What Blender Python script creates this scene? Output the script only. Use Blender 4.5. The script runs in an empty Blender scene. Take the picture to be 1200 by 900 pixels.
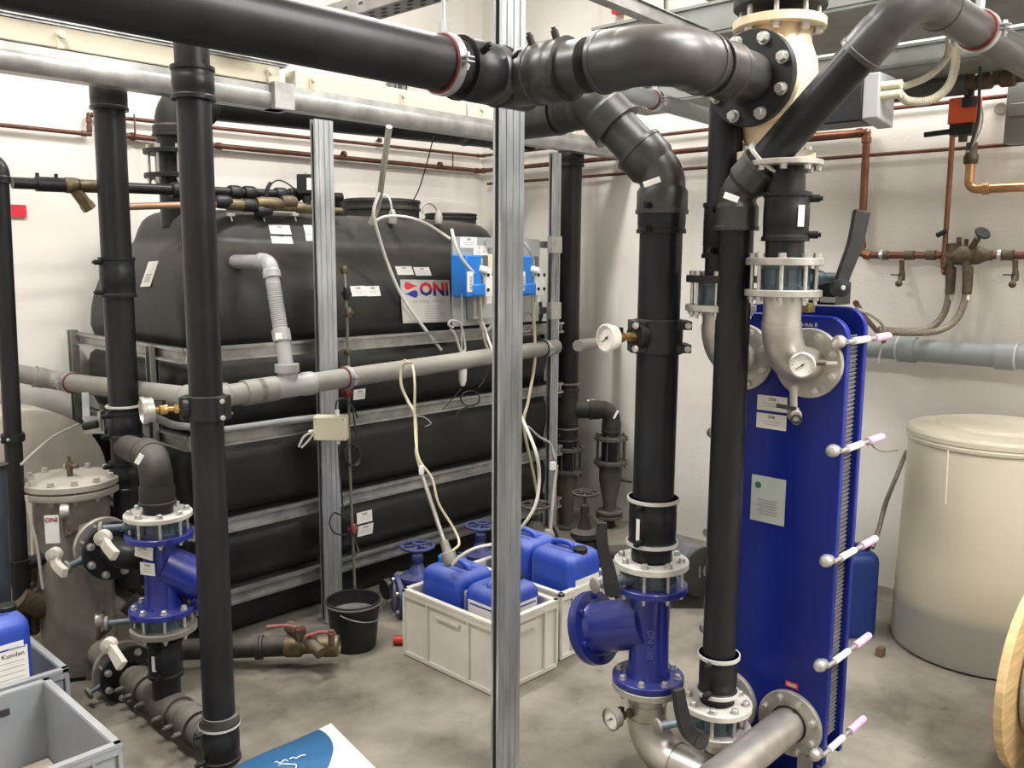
import bpy, math, random
from mathutils import Vector, Matrix
from mathutils.bvhtree import BVHTree
random.seed(7)
PI = math.pi
SC = bpy.context.scene
COL = SC.collection
V = Vector
# ------------------------------------------------------------------ camera, light, exposure
FPX = 1043.0
CP = V((0, 0, 1.8))
RX = V((0.689, -0.095, 0.719)); RY = V((-0.725, -0.100, 0.682)); RZ = V((0.007, -0.990, -0.138))
Rm = Matrix((RX, RY, RZ))
_r = (Rm @ V((1, 0, 0))).normalized(); _f = (Rm @ V((0, 0, 1))).normalized(); _u = _r.cross(_f).normalized(); _r = _f.cross(_u)
cam = bpy.data.objects.new('camera', bpy.data.cameras.new('camera')); COL.objects.link(cam)
cam.matrix_world = Matrix(((_r.x, _u.x, -_f.x, CP.x), (_r.y, _u.y, -_f.y, CP.y), (_r.z, _u.z, -_f.z, CP.z), (0, 0, 0, 1)))
cam.data.sensor_width = 36; cam.data.lens = FPX / 1200 * 36; cam.data.clip_start = .05
SC.camera = cam
SC.view_settings.view_transform = 'Standard'; SC.view_settings.look = 'None'
SC.view_settings.gamma = 1; SC.view_settings.use_curve_mapping = False
SC.view_settings.exposure = 0.0
wd = bpy.data.worlds.new('world'); SC.world = wd; wd.use_nodes = True
wd.node_tree.nodes['Background'].inputs[0].default_value = (1, .97, .92, 1)
wd.node_tree.nodes['Background'].inputs[1].default_value = 0.08
def lamp(loc, sx, sy, power, color=(1, .98, .955)):
    l = bpy.data.lights.new('tube_light', 'AREA'); l.shape = 'RECTANGLE'; l.size = sx; l.size_y = sy; l.energy = power; l.color = color
    o = bpy.data.objects.new('tube_light', l); COL.objects.link(o); o.location = loc; return o
LAMPS = [((0.5, 3.0, 4.1), 0.2, 1.5, 140, 'leftmost'), ((2.4, 0.3, 4.1), 1.5, 0.25, 105, 'nearest the blue exchanger'), ((4.68, 1.0, 4.1), 0.25, 1.5, 75, 'nearest the right wall'), ((2.9, 3.2, 4.1), 1.5, 0.2, 90, 'above the black tank'), ((2.9, -1.0, 4.1), 1.5, 0.25, 210, 'at the end wall right of the camera')]
for L in LAMPS: lamp(*L[:4])

# ------------------------------------------------------------------ pixel -> world at a real depth / plane
def ray(u, v): return Rm @ V((u - 600, v - 450, FPX))
def at(u, v, D): return CP + ray(u, v) * (D / FPX)
def aX(u, v, X): d = ray(u, v); return CP + d * (X / d.x)
def aY(u, v, Y): d = ray(u, v); return CP + d * (Y / d.y)
def aZ(u, v, z): d = ray(u, v); return CP + d * ((z - 1.8) / d.z)
X_, Y_, Z_ = V((1, 0, 0)), V((0, 1, 0)), V((0, 0, 1))
def on_line(P, d, u):                          # point of a straight run seen on picture column u
    c = Rm.transposed() @ (P - CP); e = Rm.transposed() @ d; k = (u - 600) / FPX
    return P + d * ((k * c.z - c.x) / (e.x - k * e.z))
def zv(X, Y, v):                               # height over (X, Y) seen on picture row v
    c = Rm.transposed() @ V((X, Y, 0)); k = (v - 450) / FPX
    return 1.8 + (c.y - k * c.z) / (k * RZ.z - RZ.y)
VH = V((.725, .688, 0)).normalized()          # horizontal view direction
RH = V((.688, -.725, 0)).normalized()         # horizontal right of the view
# ------------------------------------------------------------------ materials
MATS = {}
def mat(name, col, rough=.5, metal=0, var=.15, scale=8, bump=.0, dust=0, dustcol=(.30, .27, .23), spec=.5, coat=0, emit=None, stretch=None):
    if name in MATS: return MATS[name]
    m = bpy.data.materials.new(name); m.use_nodes = True; nt = m.node_tree; N = nt.nodes; Lk = nt.links
    b = N['Principled BSDF']; b.inputs['Roughness'].default_value = rough; b.inputs['Metallic'].default_value = metal
    b.inputs['Specular IOR Level'].default_value = spec
    if coat: b.inputs['Coat Weight'].default_value = coat
    tc = N.new('ShaderNodeTexCoord'); no = N.new('ShaderNodeTexNoise'); no.inputs['Scale'].default_value = scale; no.inputs['Detail'].default_value = 6
    geo = N.new('ShaderNodeNewGeometry')
    mp = N.new('ShaderNodeMapping'); Lk.new(geo.outputs['Position'], mp.inputs[0]); Lk.new(mp.outputs[0], no.inputs['Vector'])
    if stretch: mp.inputs['Scale'].default_value = stretch
    cr = N.new('ShaderNodeValToRGB'); c = V(col)
    cr.color_ramp.elements[0].position = .3; cr.color_ramp.elements[1].position = .72
    cr.color_ramp.elements[0].color = (*[max(0, x * (1 - var)) for x in c], 1); cr.color_ramp.elements[1].color = (*[min(1, x * (1 + var)) for x in c], 1)
    Lk.new(no.outputs['Fac'], cr.inputs[0]); out = cr.outputs[0]
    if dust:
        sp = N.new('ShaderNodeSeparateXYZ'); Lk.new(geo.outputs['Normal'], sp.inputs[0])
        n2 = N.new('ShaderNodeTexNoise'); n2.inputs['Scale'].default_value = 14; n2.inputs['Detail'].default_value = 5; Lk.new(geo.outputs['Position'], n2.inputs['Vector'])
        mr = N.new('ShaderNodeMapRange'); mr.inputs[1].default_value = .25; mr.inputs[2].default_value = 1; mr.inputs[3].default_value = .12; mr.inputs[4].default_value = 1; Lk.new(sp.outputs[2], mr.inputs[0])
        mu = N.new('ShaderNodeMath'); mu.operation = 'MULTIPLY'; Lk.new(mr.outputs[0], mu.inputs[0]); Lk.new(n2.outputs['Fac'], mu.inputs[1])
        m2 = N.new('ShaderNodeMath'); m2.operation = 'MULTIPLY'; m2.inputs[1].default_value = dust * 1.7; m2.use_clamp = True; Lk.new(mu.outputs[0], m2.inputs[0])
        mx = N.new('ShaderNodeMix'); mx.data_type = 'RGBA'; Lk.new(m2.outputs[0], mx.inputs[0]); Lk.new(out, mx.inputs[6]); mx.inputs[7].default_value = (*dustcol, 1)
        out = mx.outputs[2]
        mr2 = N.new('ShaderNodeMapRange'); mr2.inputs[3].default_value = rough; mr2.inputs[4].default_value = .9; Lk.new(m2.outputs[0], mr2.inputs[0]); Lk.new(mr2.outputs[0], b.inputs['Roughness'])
    Lk.new(out, b.inputs['Base Color'])
    if bump:
        bp = N.new('ShaderNodeBump'); bp.inputs['Strength'].default_value = bump; bp.inputs['Distance'].default_value = .01
        n3 = N.new('ShaderNodeTexNoise'); n3.inputs['Scale'].default_value = scale * 4; n3.inputs['Detail'].default_value = 6; Lk.new(mp.outputs[0], n3.inputs['Vector'])
        Lk.new(n3.outputs['Fac'], bp.inputs['Height']); Lk.new(bp.outputs[0], b.inputs['Normal'])
    if emit:
        b.inputs['Emission Color'].default_value = (*emit[0], 1); b.inputs['Emission Strength'].default_value = emit[1]
    MATS[name] = m; return m
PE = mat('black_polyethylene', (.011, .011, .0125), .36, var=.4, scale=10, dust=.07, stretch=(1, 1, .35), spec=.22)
PED = mat('dusty_black_polyethylene', (.017, .016, .015), .5, var=.4, scale=10, dust=.30, spec=.2)
PET = mat('grey_moulded_polyethylene', (.024, .023, .022), .36, var=.3, scale=9, dust=.26, bump=.05)
TANK = mat('tank_polyethylene', (.013, .0128, .0125), .4, var=.3, scale=5, dust=.36, bump=.08, dustcol=(.15, .135, .118), spec=.28)
PEDD = mat('thickly_dusted_pipe', (.060, .053, .045), .7, var=.35, scale=12, dust=.4)
RIM = mat('grey_white_rim', (.50, .49, .46), .5, var=.15)
GALV = mat('galvanized_steel', (.42, .44, .45), .42, metal=.75, var=.25, scale=30, stretch=(1, 1, .15))
GALVH = mat('galvanized_steel_rail', (.36, .36, .35), .38, metal=.75, var=.25, scale=12)
ZINC = mat('zinc_bolt_steel', (.50, .49, .47), .35, metal=.7, var=.15, scale=40)
STEEL = mat('brushed_stainless', (.46, .44, .41), .38, metal=.8, var=.18, scale=14)
STEELF = mat('stainless_flange', (.42, .40, .37), .42, metal=.6, var=.25, scale=20, dust=.35, dustcol=(.42, .39, .34))
STEELD = mat('dusty_grey_steel', (.19, .175, .155), .6, metal=.25, var=.25, scale=12, dust=.35, dustcol=(.42, .38, .32))
STEELX = mat('dusty_cast_iron_corner_shade', (.07, .064, .055), .65, metal=.2, var=.3, scale=12, dust=.3, dustcol=(.2, .18, .15))  # dusty iron, its base colour also darkened for the dim back corner
LID = mat('dusty_beige_cover_steel', (.36, .335, .295), .6, metal=.15, var=.15, scale=9, dust=.3, dustcol=(.5, .46, .39))
FLB = mat('black_flange_coating', (.012, .012, .012), .5, var=.3, dust=.06, spec=.3)
FLG = mat('dusty_light_flange_face', (.50, .48, .44), .6, metal=.2, var=.2, scale=14)
BLUE = mat('blue_enamel', (.005, .014, .18), .3, var=.12, scale=6, dust=.16, dustcol=(.18, .18, .22), coat=.2)
BLUEHX = mat('blue_exchanger_paint', (.003, .012, .175), .35, var=.1, scale=4, spec=.3)
BLUECAN = mat('blue_canister_plastic', (.010, .05, .38), .38, var=.1, scale=5, dust=.42, dustcol=(.22, .24, .32))
BLUECAD = mat('dark_blue_canister_plastic', (.008, .03, .17), .4, var=.1)
BLUEP = mat('blue_pump_housing', (.015, .16, .55), .35, var=.08)
TEAL = mat('grey_blue_valve_enamel', (.045, .08, .105), .35, var=.2, scale=20, dust=.25)
CREAM = mat('cream_valve_bronze', (.66, .55, .38), .38, metal=.2, var=.12, scale=9)
COPPER = mat('copper_pipe', (.20, .088, .05), .38, metal=.75, var=.35, scale=12)
COPD = mat('tarnished_copper_pipe', (.13, .055, .035), .5, metal=.5, var=.35, scale=14)
BRASS = mat('tarnished_brass', (.125, .095, .048), .45, metal=.6, var=.35, scale=30, dust=.25)
BRASSD = mat('corroded_dark_brass', (.10, .075, .045), .6, metal=.4, var=.4, scale=40, dust=.2)
BRASSB = mat('bright_brass', (.50, .33, .12), .32, metal=.85, var=.15, scale=20)
PVC = mat('grey_pvc', (.20, .195, .175), .45, var=.12, scale=6, dust=.3, dustcol=(.35, .32, .27))
PVCL = mat('light_grey_pvc', (.27, .27, .265), .42, var=.1, scale=6)
PVCW = mat('wall_grey_pvc', (.24, .26, .26), .45, var=.1, scale=6)
WHITE = mat('white_plastic', (.70, .69, .65), .45, var=.06, scale=6)
PAPER = mat('white_paper_label', (.72, .71, .68), .6, var=.05, scale=12)
INK = mat('black_print', (.03, .03, .035), .6, var=.0)
INKG = mat('grey_print', (.30, .30, .30), .6, var=.0)
INKR = mat('red_print', (.50, .02, .03), .6, var=0)
INKB = mat('blue_print', (.01, .02, .25), .6, var=0)
CABW = mat('white_cable', (.55, .54, .50), .5, var=.08)
CABG = mat('grey_cable', (.30, .29, .26), .5, var=.1)
CABY = mat('yellowed_hose', (.46, .42, .28), .4, var=.15)
CABB = mat('black_cable', (.02, .02, .02), .5, var=.2)
BLACK = mat('black_plastic', (.012, .012, .013), .42, var=.2, dust=.05, spec=.3)
RED = mat('red_rubber', (.16, .012, .012), .5, var=.15)
REDH = mat('faded_red_handle', (.24, .05, .045), .5, var=.2, dust=.3)
ORANGE = mat('orange_actuator_plastic', (.75, .10, .02), .42, var=.06)
BEIGE = mat('beige_trunking', (.52, .48, .37), .55, var=.08, scale=4)
BOXC = mat('cream_box_plastic', (.60, .57, .43), .5, var=.06)
GREYB = mat('grey_box_plastic', (.36, .36, .34), .5, var=.08)
PANEL = mat('dosing_panel_board', (.38, .41, .42), .5, metal=.3, var=.1)
CRW = mat('white_crate_plastic', (.62, .60, .54), .5, var=.1, scale=5, dust=.25, dustcol=(.42, .37, .3))
CRG = mat('grey_crate_plastic', (.27, .29, .32), .5, var=.1, scale=5, dust=.25, dustcol=(.42, .38, .3))
PINK = mat('lilac_plastic_sleeve', (.62, .38, .62), .4, var=.12, scale=20)
HOSE = mat('braided_hose', (.19, .16, .125), .5, metal=.3, var=.35, scale=80)
WOOD = mat('pale_plywood', (.62, .44, .22), .6, var=.25, scale=10, stretch=(1, 1, 6))
TRAY = mat('grey_cable_tray', (.22, .23, .21), .5, metal=.35, var=.2, scale=6)
PLATES = mat('exchanger_plate_steel', (.24, .23, .22), .45, metal=.6, var=.2)
CLEAR = mat('translucent_tube', (.15, .14, .11), .3, var=.2)
LENS = mat('dark_pump_window', (.10, .10, .10), .15, var=.1)

def wall_mat():
    m = bpy.data.materials.new('painted_plaster_wall'); m.use_nodes = True; nt = m.node_tree; N = nt.nodes; L = nt.links
    b = N['Principled BSDF']; b.inputs['Roughness'].default_value = .8
    g = N.new('ShaderNodeNewGeometry')
    n1 = N.new('ShaderNodeTexNoise'); n1.inputs['Scale'].default_value = 1.3; n1.inputs['Detail'].default_value = 5; L.new(g.outputs['Position'], n1.inputs['Vector'])
    c1 = N.new('ShaderNodeValToRGB'); c1.color_ramp.elements[0].color = (.63, .60, .555, 1); c1.color_ramp.elements[1].color = (.75, .725, .675, 1)
    c1.color_ramp.elements[0].position = .35; c1.color_ramp.elements[1].position = .65; L.new(n1.outputs['Fac'], c1.inputs[0])
    mp = N.new('ShaderNodeMapping'); mp.inputs['Scale'].default_value = (3.5, 3.5, .35); L.new(g.outputs['Position'], mp.inputs[0])
    n2 = N.new('ShaderNodeTexNoise'); n2.inputs['Scale'].default_value = 1.6; n2.inputs['Detail'].default_value = 4; L.new(mp.outputs[0], n2.inputs['Vector'])
    c2 = N.new('ShaderNodeValToRGB'); c2.color_ramp.elements[0].position = .60; c2.color_ramp.elements[1].position = .74
    c2.color_ramp.elements[0].color = (0, 0, 0, 1); c2.color_ramp.elements[1].color = (.45, .45, .45, 1); L.new(n2.outputs['Fac'], c2.inputs[0])
    mx = N.new('ShaderNodeMix'); mx.data_type = 'RGBA'; L.new(c2.outputs[0], mx.inputs[0]); L.new(c1.outputs[0], mx.inputs[6]); mx.inputs[7].default_value = (.52, .44, .33, 1)
    L.new(mx.outputs[2], b.inputs['Base Color'])
    n3 = N.new('ShaderNodeTexNoise'); n3.inputs['Scale'].default_value = 60; n3.inputs['Detail'].default_value = 4; L.new(g.outputs['Position'], n3.inputs['Vector'])
    bp = N.new('ShaderNodeBump'); bp.inputs['Strength'].default_value = .12; bp.inputs['Distance'].default_value = .01; L.new(n3.outputs['Fac'], bp.inputs['Height']); L.new(bp.outputs[0], b.inputs['Normal'])
    return m
def floor_mat():
    m = bpy.data.materials.new('dusty_concrete_floor'); m.use_nodes = True; nt = m.node_tree; N = nt.nodes; L = nt.links
    b = N['Principled BSDF']; b.inputs['Roughness'].default_value = .75
    g = N.new('ShaderNodeNewGeometry')
    n1 = N.new('ShaderNodeTexNoise'); n1.inputs['Scale'].default_value = 2.2; n1.inputs['Detail'].default_value = 9; n1.inputs['Roughness'].default_value = .62; L.new(g.outputs['Position'], n1.inputs['Vector'])
    c1 = N.new('ShaderNodeValToRGB'); e = c1.color_ramp.elements; e[0].position = .32; e[0].color = (.085, .078, .062, 1); e[1].position = .68; e[1].color = (.27, .245, .195, 1)
    k = e.new(.5); k.color = (.185, .168, .135, 1); L.new(n1.outputs['Fac'], c1.inputs[0])
    n2 = N.new('ShaderNodeTexNoise'); n2.inputs['Scale'].default_value = 9; n2.inputs['Detail'].default_value = 8; n2.inputs['Roughness'].default_value = .7; L.new(g.outputs['Position'], n2.inputs['Vector'])
    c2 = N.new('ShaderNodeValToRGB'); c2.color_ramp.elements[0].position = .26; c2.color_ramp.elements[1].position = .40; c2.color_ramp.elements[0].color = (.45, .42, .38, 1); c2.color_ramp.elements[1].color = (1, 1, 1, 1)
    L.new(n2.outputs['Fac'], c2.inputs[0])
    mx = N.new('ShaderNodeMix'); mx.data_type = 'RGBA'; mx.blend_type = 'MULTIPLY'; mx.inputs[0].default_value = .8; L.new(c1.outputs[0], mx.inputs[6]); L.new(c2.outputs[0], mx.inputs[7])
    L.new(mx.outputs[2], b.inputs['Base Color'])
    bp = N.new('ShaderNodeBump'); bp.inputs['Strength'].default_value = .25; bp.inputs['Distance'].default_value = .01; L.new(n2.outputs['Fac'], bp.inputs['Height']); L.new(bp.outputs[0], b.inputs['Normal'])
    return m
# ------------------------------------------------------------------ mesh building
def frame(d, up=None):
    d = d.normalized(); up = up or (Z_ if abs(d.z) < .9 else X_)
    x = up.cross(d).normalized(); y = d.cross(x).normalized()
    return x, y, d
def M4(o, x, y, z):
    return Matrix(((x.x, y.x, z.x, o.x), (x.y, y.y, z.y, o.y), (x.z, y.z, z.z, o.z), (0, 0, 0, 1)))
WM = {}
class MB:
    def __init__(s): s.v = []; s.f = []
    def ring(s, o, x, y, r, seg, ry=None):
        i = len(s.v); ry = ry or r
        for k in range(seg):
            a = 2 * PI * k / seg; s.v.append(o + x * (r * math.cos(a)) + y * (ry * math.sin(a)))
        return i
    def loft(s, starts, seg, c0=True, c1=True):
        for a, b in zip(starts, starts[1:]):
            for k in range(seg):
                n = (k + 1) % seg; s.f.append((a + k, a + n, b + n, b + k))
        if c0: s.f.append(tuple(starts[0] + k for k in reversed(range(seg))))
        if c1: s.f.append(tuple(starts[-1] + k for k in range(seg)))
    def lathe(s, prof, o, d, seg=28, c0=True, c1=True, closed=False):
        x, y, d = frame(d); st = [s.ring(o + d * t, x, y, max(r, 1e-4), seg) for r, t in prof]
        if closed: s.loft(st + [st[0]], seg, False, False)
        else: s.loft(st, seg, c0, c1)
        return s
    def cyl(s, a, b, r, seg=20, r2=None, caps=True):
        d = b - a; L = d.length; return s.lathe([(r, 0), (r2 if r2 is not None else r, L)], a, d, seg, caps, caps)
    def tube(s, pts, r, seg=12, caps=True, flat=None):
        pts = [V(p) for p in pts]; n = len(pts); rs = r if isinstance(r, (list, tuple)) else [r] * n
        T = [(pts[min(i + 1, n - 1)] - pts[max(i - 1, 0)]) for i in range(n)]
        for i in range(n):
            if T[i].length < 1e-7: T[i] = T[i - 1] if i else V((0, 0, 1))
            T[i] = T[i].normalized()
        x, y, _ = frame(T[0]); st = []
        for i in range(n):
            if i:
                ax = T[i - 1].cross(T[i])
                if ax.length > 1e-6:
                    q = Matrix.Rotation(T[i - 1].angle(T[i]), 3, ax.normalized()); x = q @ x
                x = (x - T[i] * x.dot(T[i])).normalized(); y = T[i].cross(x)
            st.append(s.ring(pts[i], x, y, rs[i], seg))
        s.loft(st, seg, caps, caps); return s
    def box(s, c, sx, sy, sz, ax=None):
        X, Y, Zz = ax or (X_, Y_, Z_); i = len(s.v)
        for a in (-1, 1):
            for b in (-1, 1):
                for q in (-1, 1): s.v.append(c + X * (a * sx / 2) + Y * (b * sy / 2) + Zz * (q * sz / 2))
        for f in ((0, 1, 3, 2), (4, 6, 7, 5), (0, 4, 5, 1), (2, 3, 7, 6), (0, 2, 6, 4), (1, 5, 7, 3)): s.f.append(tuple(i + k for k in f))
        return s
    def bar(s, a, b, w, h, side=None):
        d = (b - a); L = d.length; d = d.normalized(); side = side or (Z_.cross(d).normalized() if abs(d.z) < .95 else X_)
        side = (side - d * side.dot(d)).normalized(); up = d.cross(side)
        return s.box((a + b) / 2, L, w, h, (d, side, up))
    def prism(s, poly, o, u, v, w, th):
        i = len(s.v); n = len(poly)
        for q in (0, th):
            for a, b in poly: s.v.append(o + u * a + v * b + w * q)
        for k in range(n): m = (k + 1) % n; s.f.append((i + k, i + m, i + n + m, i + n + k))
        s.f.append(tuple(i + k for k in reversed(range(n)))); s.f.append(tuple(i + n + k for k in range(n))); return s
    def sphere(s, c, r, seg=14, squash=1, d=Z_):
        return s.lathe([(r * math.sin(PI * k / 8), -r * squash * math.cos(PI * k / 8)) for k in range(9)], c, d, seg)
    def loops(s, loops, c0=True, c1=True):
        st = []
        for L in loops: st.append(len(s.v)); s.v += [V(p) for p in L]
        s.loft(st, len(loops[0]), c0, c1); return s
    def mesh(s, name, m, o=None, angle=40):
        me = bpy.data.meshes.new(name); o = o or V((0, 0, 0)); me.from_pydata([tuple(p - o) for p in s.v], [], s.f); me.validate()
        me.shade_smooth(); me.set_sharp_from_angle(angle=math.radians(angle))
        import bmesh
        bm = bmesh.new(); bm.from_mesh(me); bmesh.ops.recalc_face_normals(bm, faces=bm.faces); bm.to_mesh(me); bm.free()
        me.materials.append(m); return me
    def build(s, name, m, parent=None, bevel=0, angle=40, kind=None, label=None):
        xs = [p.x for p in s.v]; ys = [p.y for p in s.v]; zs = [p.z for p in s.v]
        c = V(((min(xs) + max(xs)) / 2, (min(ys) + max(ys)) / 2, min(zs) if parent is None else (min(zs) + max(zs)) / 2))
        ob = inst(name, s.mesh(name, m, c, angle), Matrix.Translation(c), parent)
        if bevel:
            b = ob.modifiers.new('bevel', 'BEVEL'); b.width = bevel; b.segments = 2; b.limit_method = 'ANGLE'; b.harden_normals = False
        if kind: ob['kind'] = kind
        if label: ob['label'] = label
        return ob
def inst(name, me, W, parent=None):
    ob = bpy.data.objects.new(name, me); COL.objects.link(ob); WM[ob.name] = W
    if parent:
        ob.parent = parent; ob.matrix_basis = WM[parent.name].inverted() @ W
    else: ob.matrix_basis = W
    return ob
def thing(name, label, cat, loc=(0, 0, 0), group=None):
    o = bpy.data.objects.new(name, None); COL.objects.link(o); W = Matrix.Translation(V(loc)); WM[o.name] = W; o.matrix_basis = W
    o.empty_display_size = .05; o['label'] = label; o['category'] = cat
    if group: o['group'] = group
    return o
def tag(o, label, cat, group=None, kind=None):
    o['label'] = label; o['category'] = cat
    if group: o['group'] = group
    if kind: o['kind'] = kind
    return o
def struct(name, mb, m):
    o = mb.build(name, m); o['kind'] = 'structure'; return o
_txt = {}
def text(s, h, o, right, up, m, parent, name='lettering', align='CENTER', bold=0, wide=1):
    key = (s, align, bold, m.name)
    if key not in _txt:
        cu = bpy.data.curves.new('t', 'FONT'); cu.body = s; cu.size = 1; cu.align_x = align; cu.align_y = 'CENTER'; cu.resolution_u = 2; cu.extrude = .01; cu.offset = bold
        t = bpy.data.objects.new('t', cu); COL.objects.link(t); bpy.context.view_layer.update()
        me = bpy.data.meshes.new_from_object(t.evaluated_get(bpy.context.evaluated_depsgraph_get())); me.name = name
        me.materials.clear(); me.materials.append(m); bpy.data.objects.remove(t); _txt[key] = me
    right = right.normalized(); up = (up - right * up.dot(right)).normalized(); n = right.cross(up)
    W = M4(o, right, up, n) @ Matrix.Diagonal((h * wide, h, h * .1, 1))
    return inst(name, _txt[key], W, parent)
def spline(pts, n=10):
    P = [V(p) for p in pts]; P = [P[0] * 2 - P[1]] + P + [P[-1] * 2 - P[-2]]; out = []
    for i in range(1, len(P) - 2):
        for k in range(n):
            t = k / n; a, b, c, d = P[i - 1:i + 3]
            out.append(.5 * ((2 * b) + (c - a) * t + (2 * a - 5 * b + 4 * c - d) * t * t + (3 * b - a - 3 * c + d) * t ** 3))
    out.append(P[-2]); return out
def cable(name, pts, r, m, label, cat='cable', group=None, n=8, seg=8, parent=None):
    o = MB().tube(spline(pts, n), r, seg).build(name, m, parent)
    if not parent: tag(o, label, cat, group)
    return o
def sticker(parent, c, right, up, w, h, lines=2, head='ONI', m=None, headh=.28):
    right = right.normalized(); up = (up - right * up.dot(right)).normalized(); n = right.cross(up)
    s = MB().box(c + n * .0008, w, h, .0012, (right, up, n)).build('sticker', m or PAPER, parent)
    e = n * .0018
    if head: text(head, h * headh, c + e + up * h * .27, right, up, INK, s, bold=.02)
    if lines:
        b = MB()
        for k in range(lines): b.box(c + e - up * (h * (.02 + .36 * k / max(1, lines))), w * (.62 if k % 2 == 0 else .5), h * .035, .0004, (right, up, n))
        b.build('print', INKG, s)
    return s
# ------------------------------------------------------------------ pipe fittings
def arc(corner, din, dout, R, n=10):
    din = din.normalized(); dout = dout.normalized(); th = din.angle(dout); T = R * math.tan(th / 2)
    p0 = corner - din * T; ax = din.cross(dout).normalized(); c = p0 + (dout - din * dout.dot(din)).normalized() * R
    return [c + Matrix.Rotation(th * k / n, 3, ax) @ (p0 - c) for k in range(n + 1)], T
def pipe(t, a, b, r, m=PE, name='pipe', seg=28): return MB().cyl(a, b, r, seg).build(name, m, t)
def elbow(t, corner, din, dout, r, R, m=PE, sock=None, sr=1.14, body=1.05, name='elbow'):
    din = din.normalized(); dout = dout.normalized(); P, T = arc(corner, din, dout, R); s = sock if sock is not None else r * 1.1
    pts = []; rs = []
    if s:
        for q, k in ((-s, 1.0), (-s, sr + .05), (-s * .86, sr + .05), (-s * .84, sr), (-s * .2, sr), (-s * .02, body)): pts.append(P[0] + din * q); rs.append(r * k)
    for p in P: pts.append(p); rs.append(r * body)
    if s:
        for q, k in ((s * .02, body), (s * .2, sr), (s * .84, sr), (s * .86, sr + .05), (s, sr + .05), (s, 1.0)): pts.append(P[-1] + dout * q); rs.append(r * k)
    # build with explicit directions so that the socket steps stay square
    mb = MB(); x, y, _ = frame(din); st = []; prev = din; n0 = 6 if s else 0
    for i, p in enumerate(pts):
        k = i - n0
        d = din if k <= 0 else (dout if k >= len(P) - 1 else (P[k + 1] - P[k - 1]).normalized())
        if prev.angle(d) > 1e-5:
            q = Matrix.Rotation(prev.angle(d), 3, prev.cross(d).normalized()); x = q @ x; prev = d
        y = d.cross(x).normalized(); st.append(mb.ring(p, x, y, rs[i], 30))
    mb.loft(st, 30); return mb.build(name, m, t, angle=30), P[0] - din * s, P[-1] + dout * s
def coupling(t, a, d, L, r, m=PE, rims=None, k=1.15, knobs=True, kd=None):
    d = d.normalized(); R = r * k
    mb = MB().lathe([(r, 0), (R + .004, 0), (R + .004, .012), (R, .016), (R, L * .3), (R * 1.012, L * .31), (R * 1.012, L * .69), (R, L * .7), (R, L - .016), (R + .004, L - .012), (R + .004, L), (r, L)], a, d, 30)
    if knobs:
        kd = kd or (-VH * .5 - RH * .4); kd = (kd - d * kd.dot(d)).normalized()
        for q in (.13, .87):
            p = a + d * (L * q) + kd * R * .97; mb.cyl(p, p + kd * .028, .011, 12); mb.cyl(p + kd * .02, p + kd * .036, .007, 10)
    o = mb.build('coupling', m, t)
    if rims:
        for q in (0, L - .012):
            MB().lathe([(R * .9, 0), (R + .008, 0), (R + .008, .012), (R * .9, .012)], a + d * q, d, 30).build('collar', rims, o)
    return o
_bolts = {}
def bolt_mesh(r, L, m, both):
    key = (round(r, 4), round(L, 3), m.name, both)
    if key not in _bolts:
        b = MB(); O = V((0, 0, 0)); b.lathe([(r * 1.25, 0), (r * 1.25, r * .25)], O, Z_, 12); b.lathe([(r, 0), (r, r * 1.05), (r * .8, r * 1.2)], V((0, 0, r * .25)), Z_, 6)
        if L > .001:
            b.cyl(V((0, 0, -L)), V((0, 0, 0)), r * .55, 8)
            if both: b.lathe([(r, 0), (r, r)], V((0, 0, -L - r)), Z_, 6); b.cyl(V((0, 0, -L - r * 2)), V((0, 0, -L - r)), r * .55, 8)
        _bolts[key] = b.mesh('bolt', m)
    return _bolts[key]
def bolts(parent, o, d, R, n, r, L=0, m=ZINC, both=False, ph=.5):
    me = bolt_mesh(r, L, m, both); x, y, d = frame(d)
    for k in range(n):
        a = 2 * PI * (k + ph) / n; inst('bolt', me, M4(o + x * (R * math.cos(a)) + y * (R * math.sin(a)), x, y, d), parent)
def flange(t, o, d, R, th, rin, m=FLG, name='flange', nb=0, br=.011, bs=1, bm=ZINC):
    """ring from o along d; nb bolt heads on the far side (bs=1) or the near side (bs=-1)"""
    d = d.normalized(); f = MB().lathe([(rin, 0), (R - .002, 0), (R, .002), (R, th - .002), (R - .002, th), (rin, th)], o, d, 36, closed=True).build(name, m, t, angle=30)
    if nb: bolts(f, o + d * (th if bs > 0 else 0), d * bs, R * .82, nb, br, m=bm)
    return f
def lever(parent, pts, w, th, nrm, m=BLACK, name='lever'):
    P = spline(pts, 6); n = len(P); L = []
    for i, p in enumerate(P):
        d = (P[min(i + 1, n - 1)] - P[max(i - 1, 0)]).normalized(); s = d.cross(nrm).normalized(); q = s.cross(d).normalized()
        ww = w[0] + (w[1] - w[0]) * i / (n - 1)
        L.append([p + s * ww / 2 + q * th / 2, p - s * ww / 2 + q * th / 2, p - s * ww / 2 - q * th / 2, p + s * ww / 2 - q * th / 2])
    return MB().loops(L).build(name, m, parent, bevel=.003)
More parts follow.
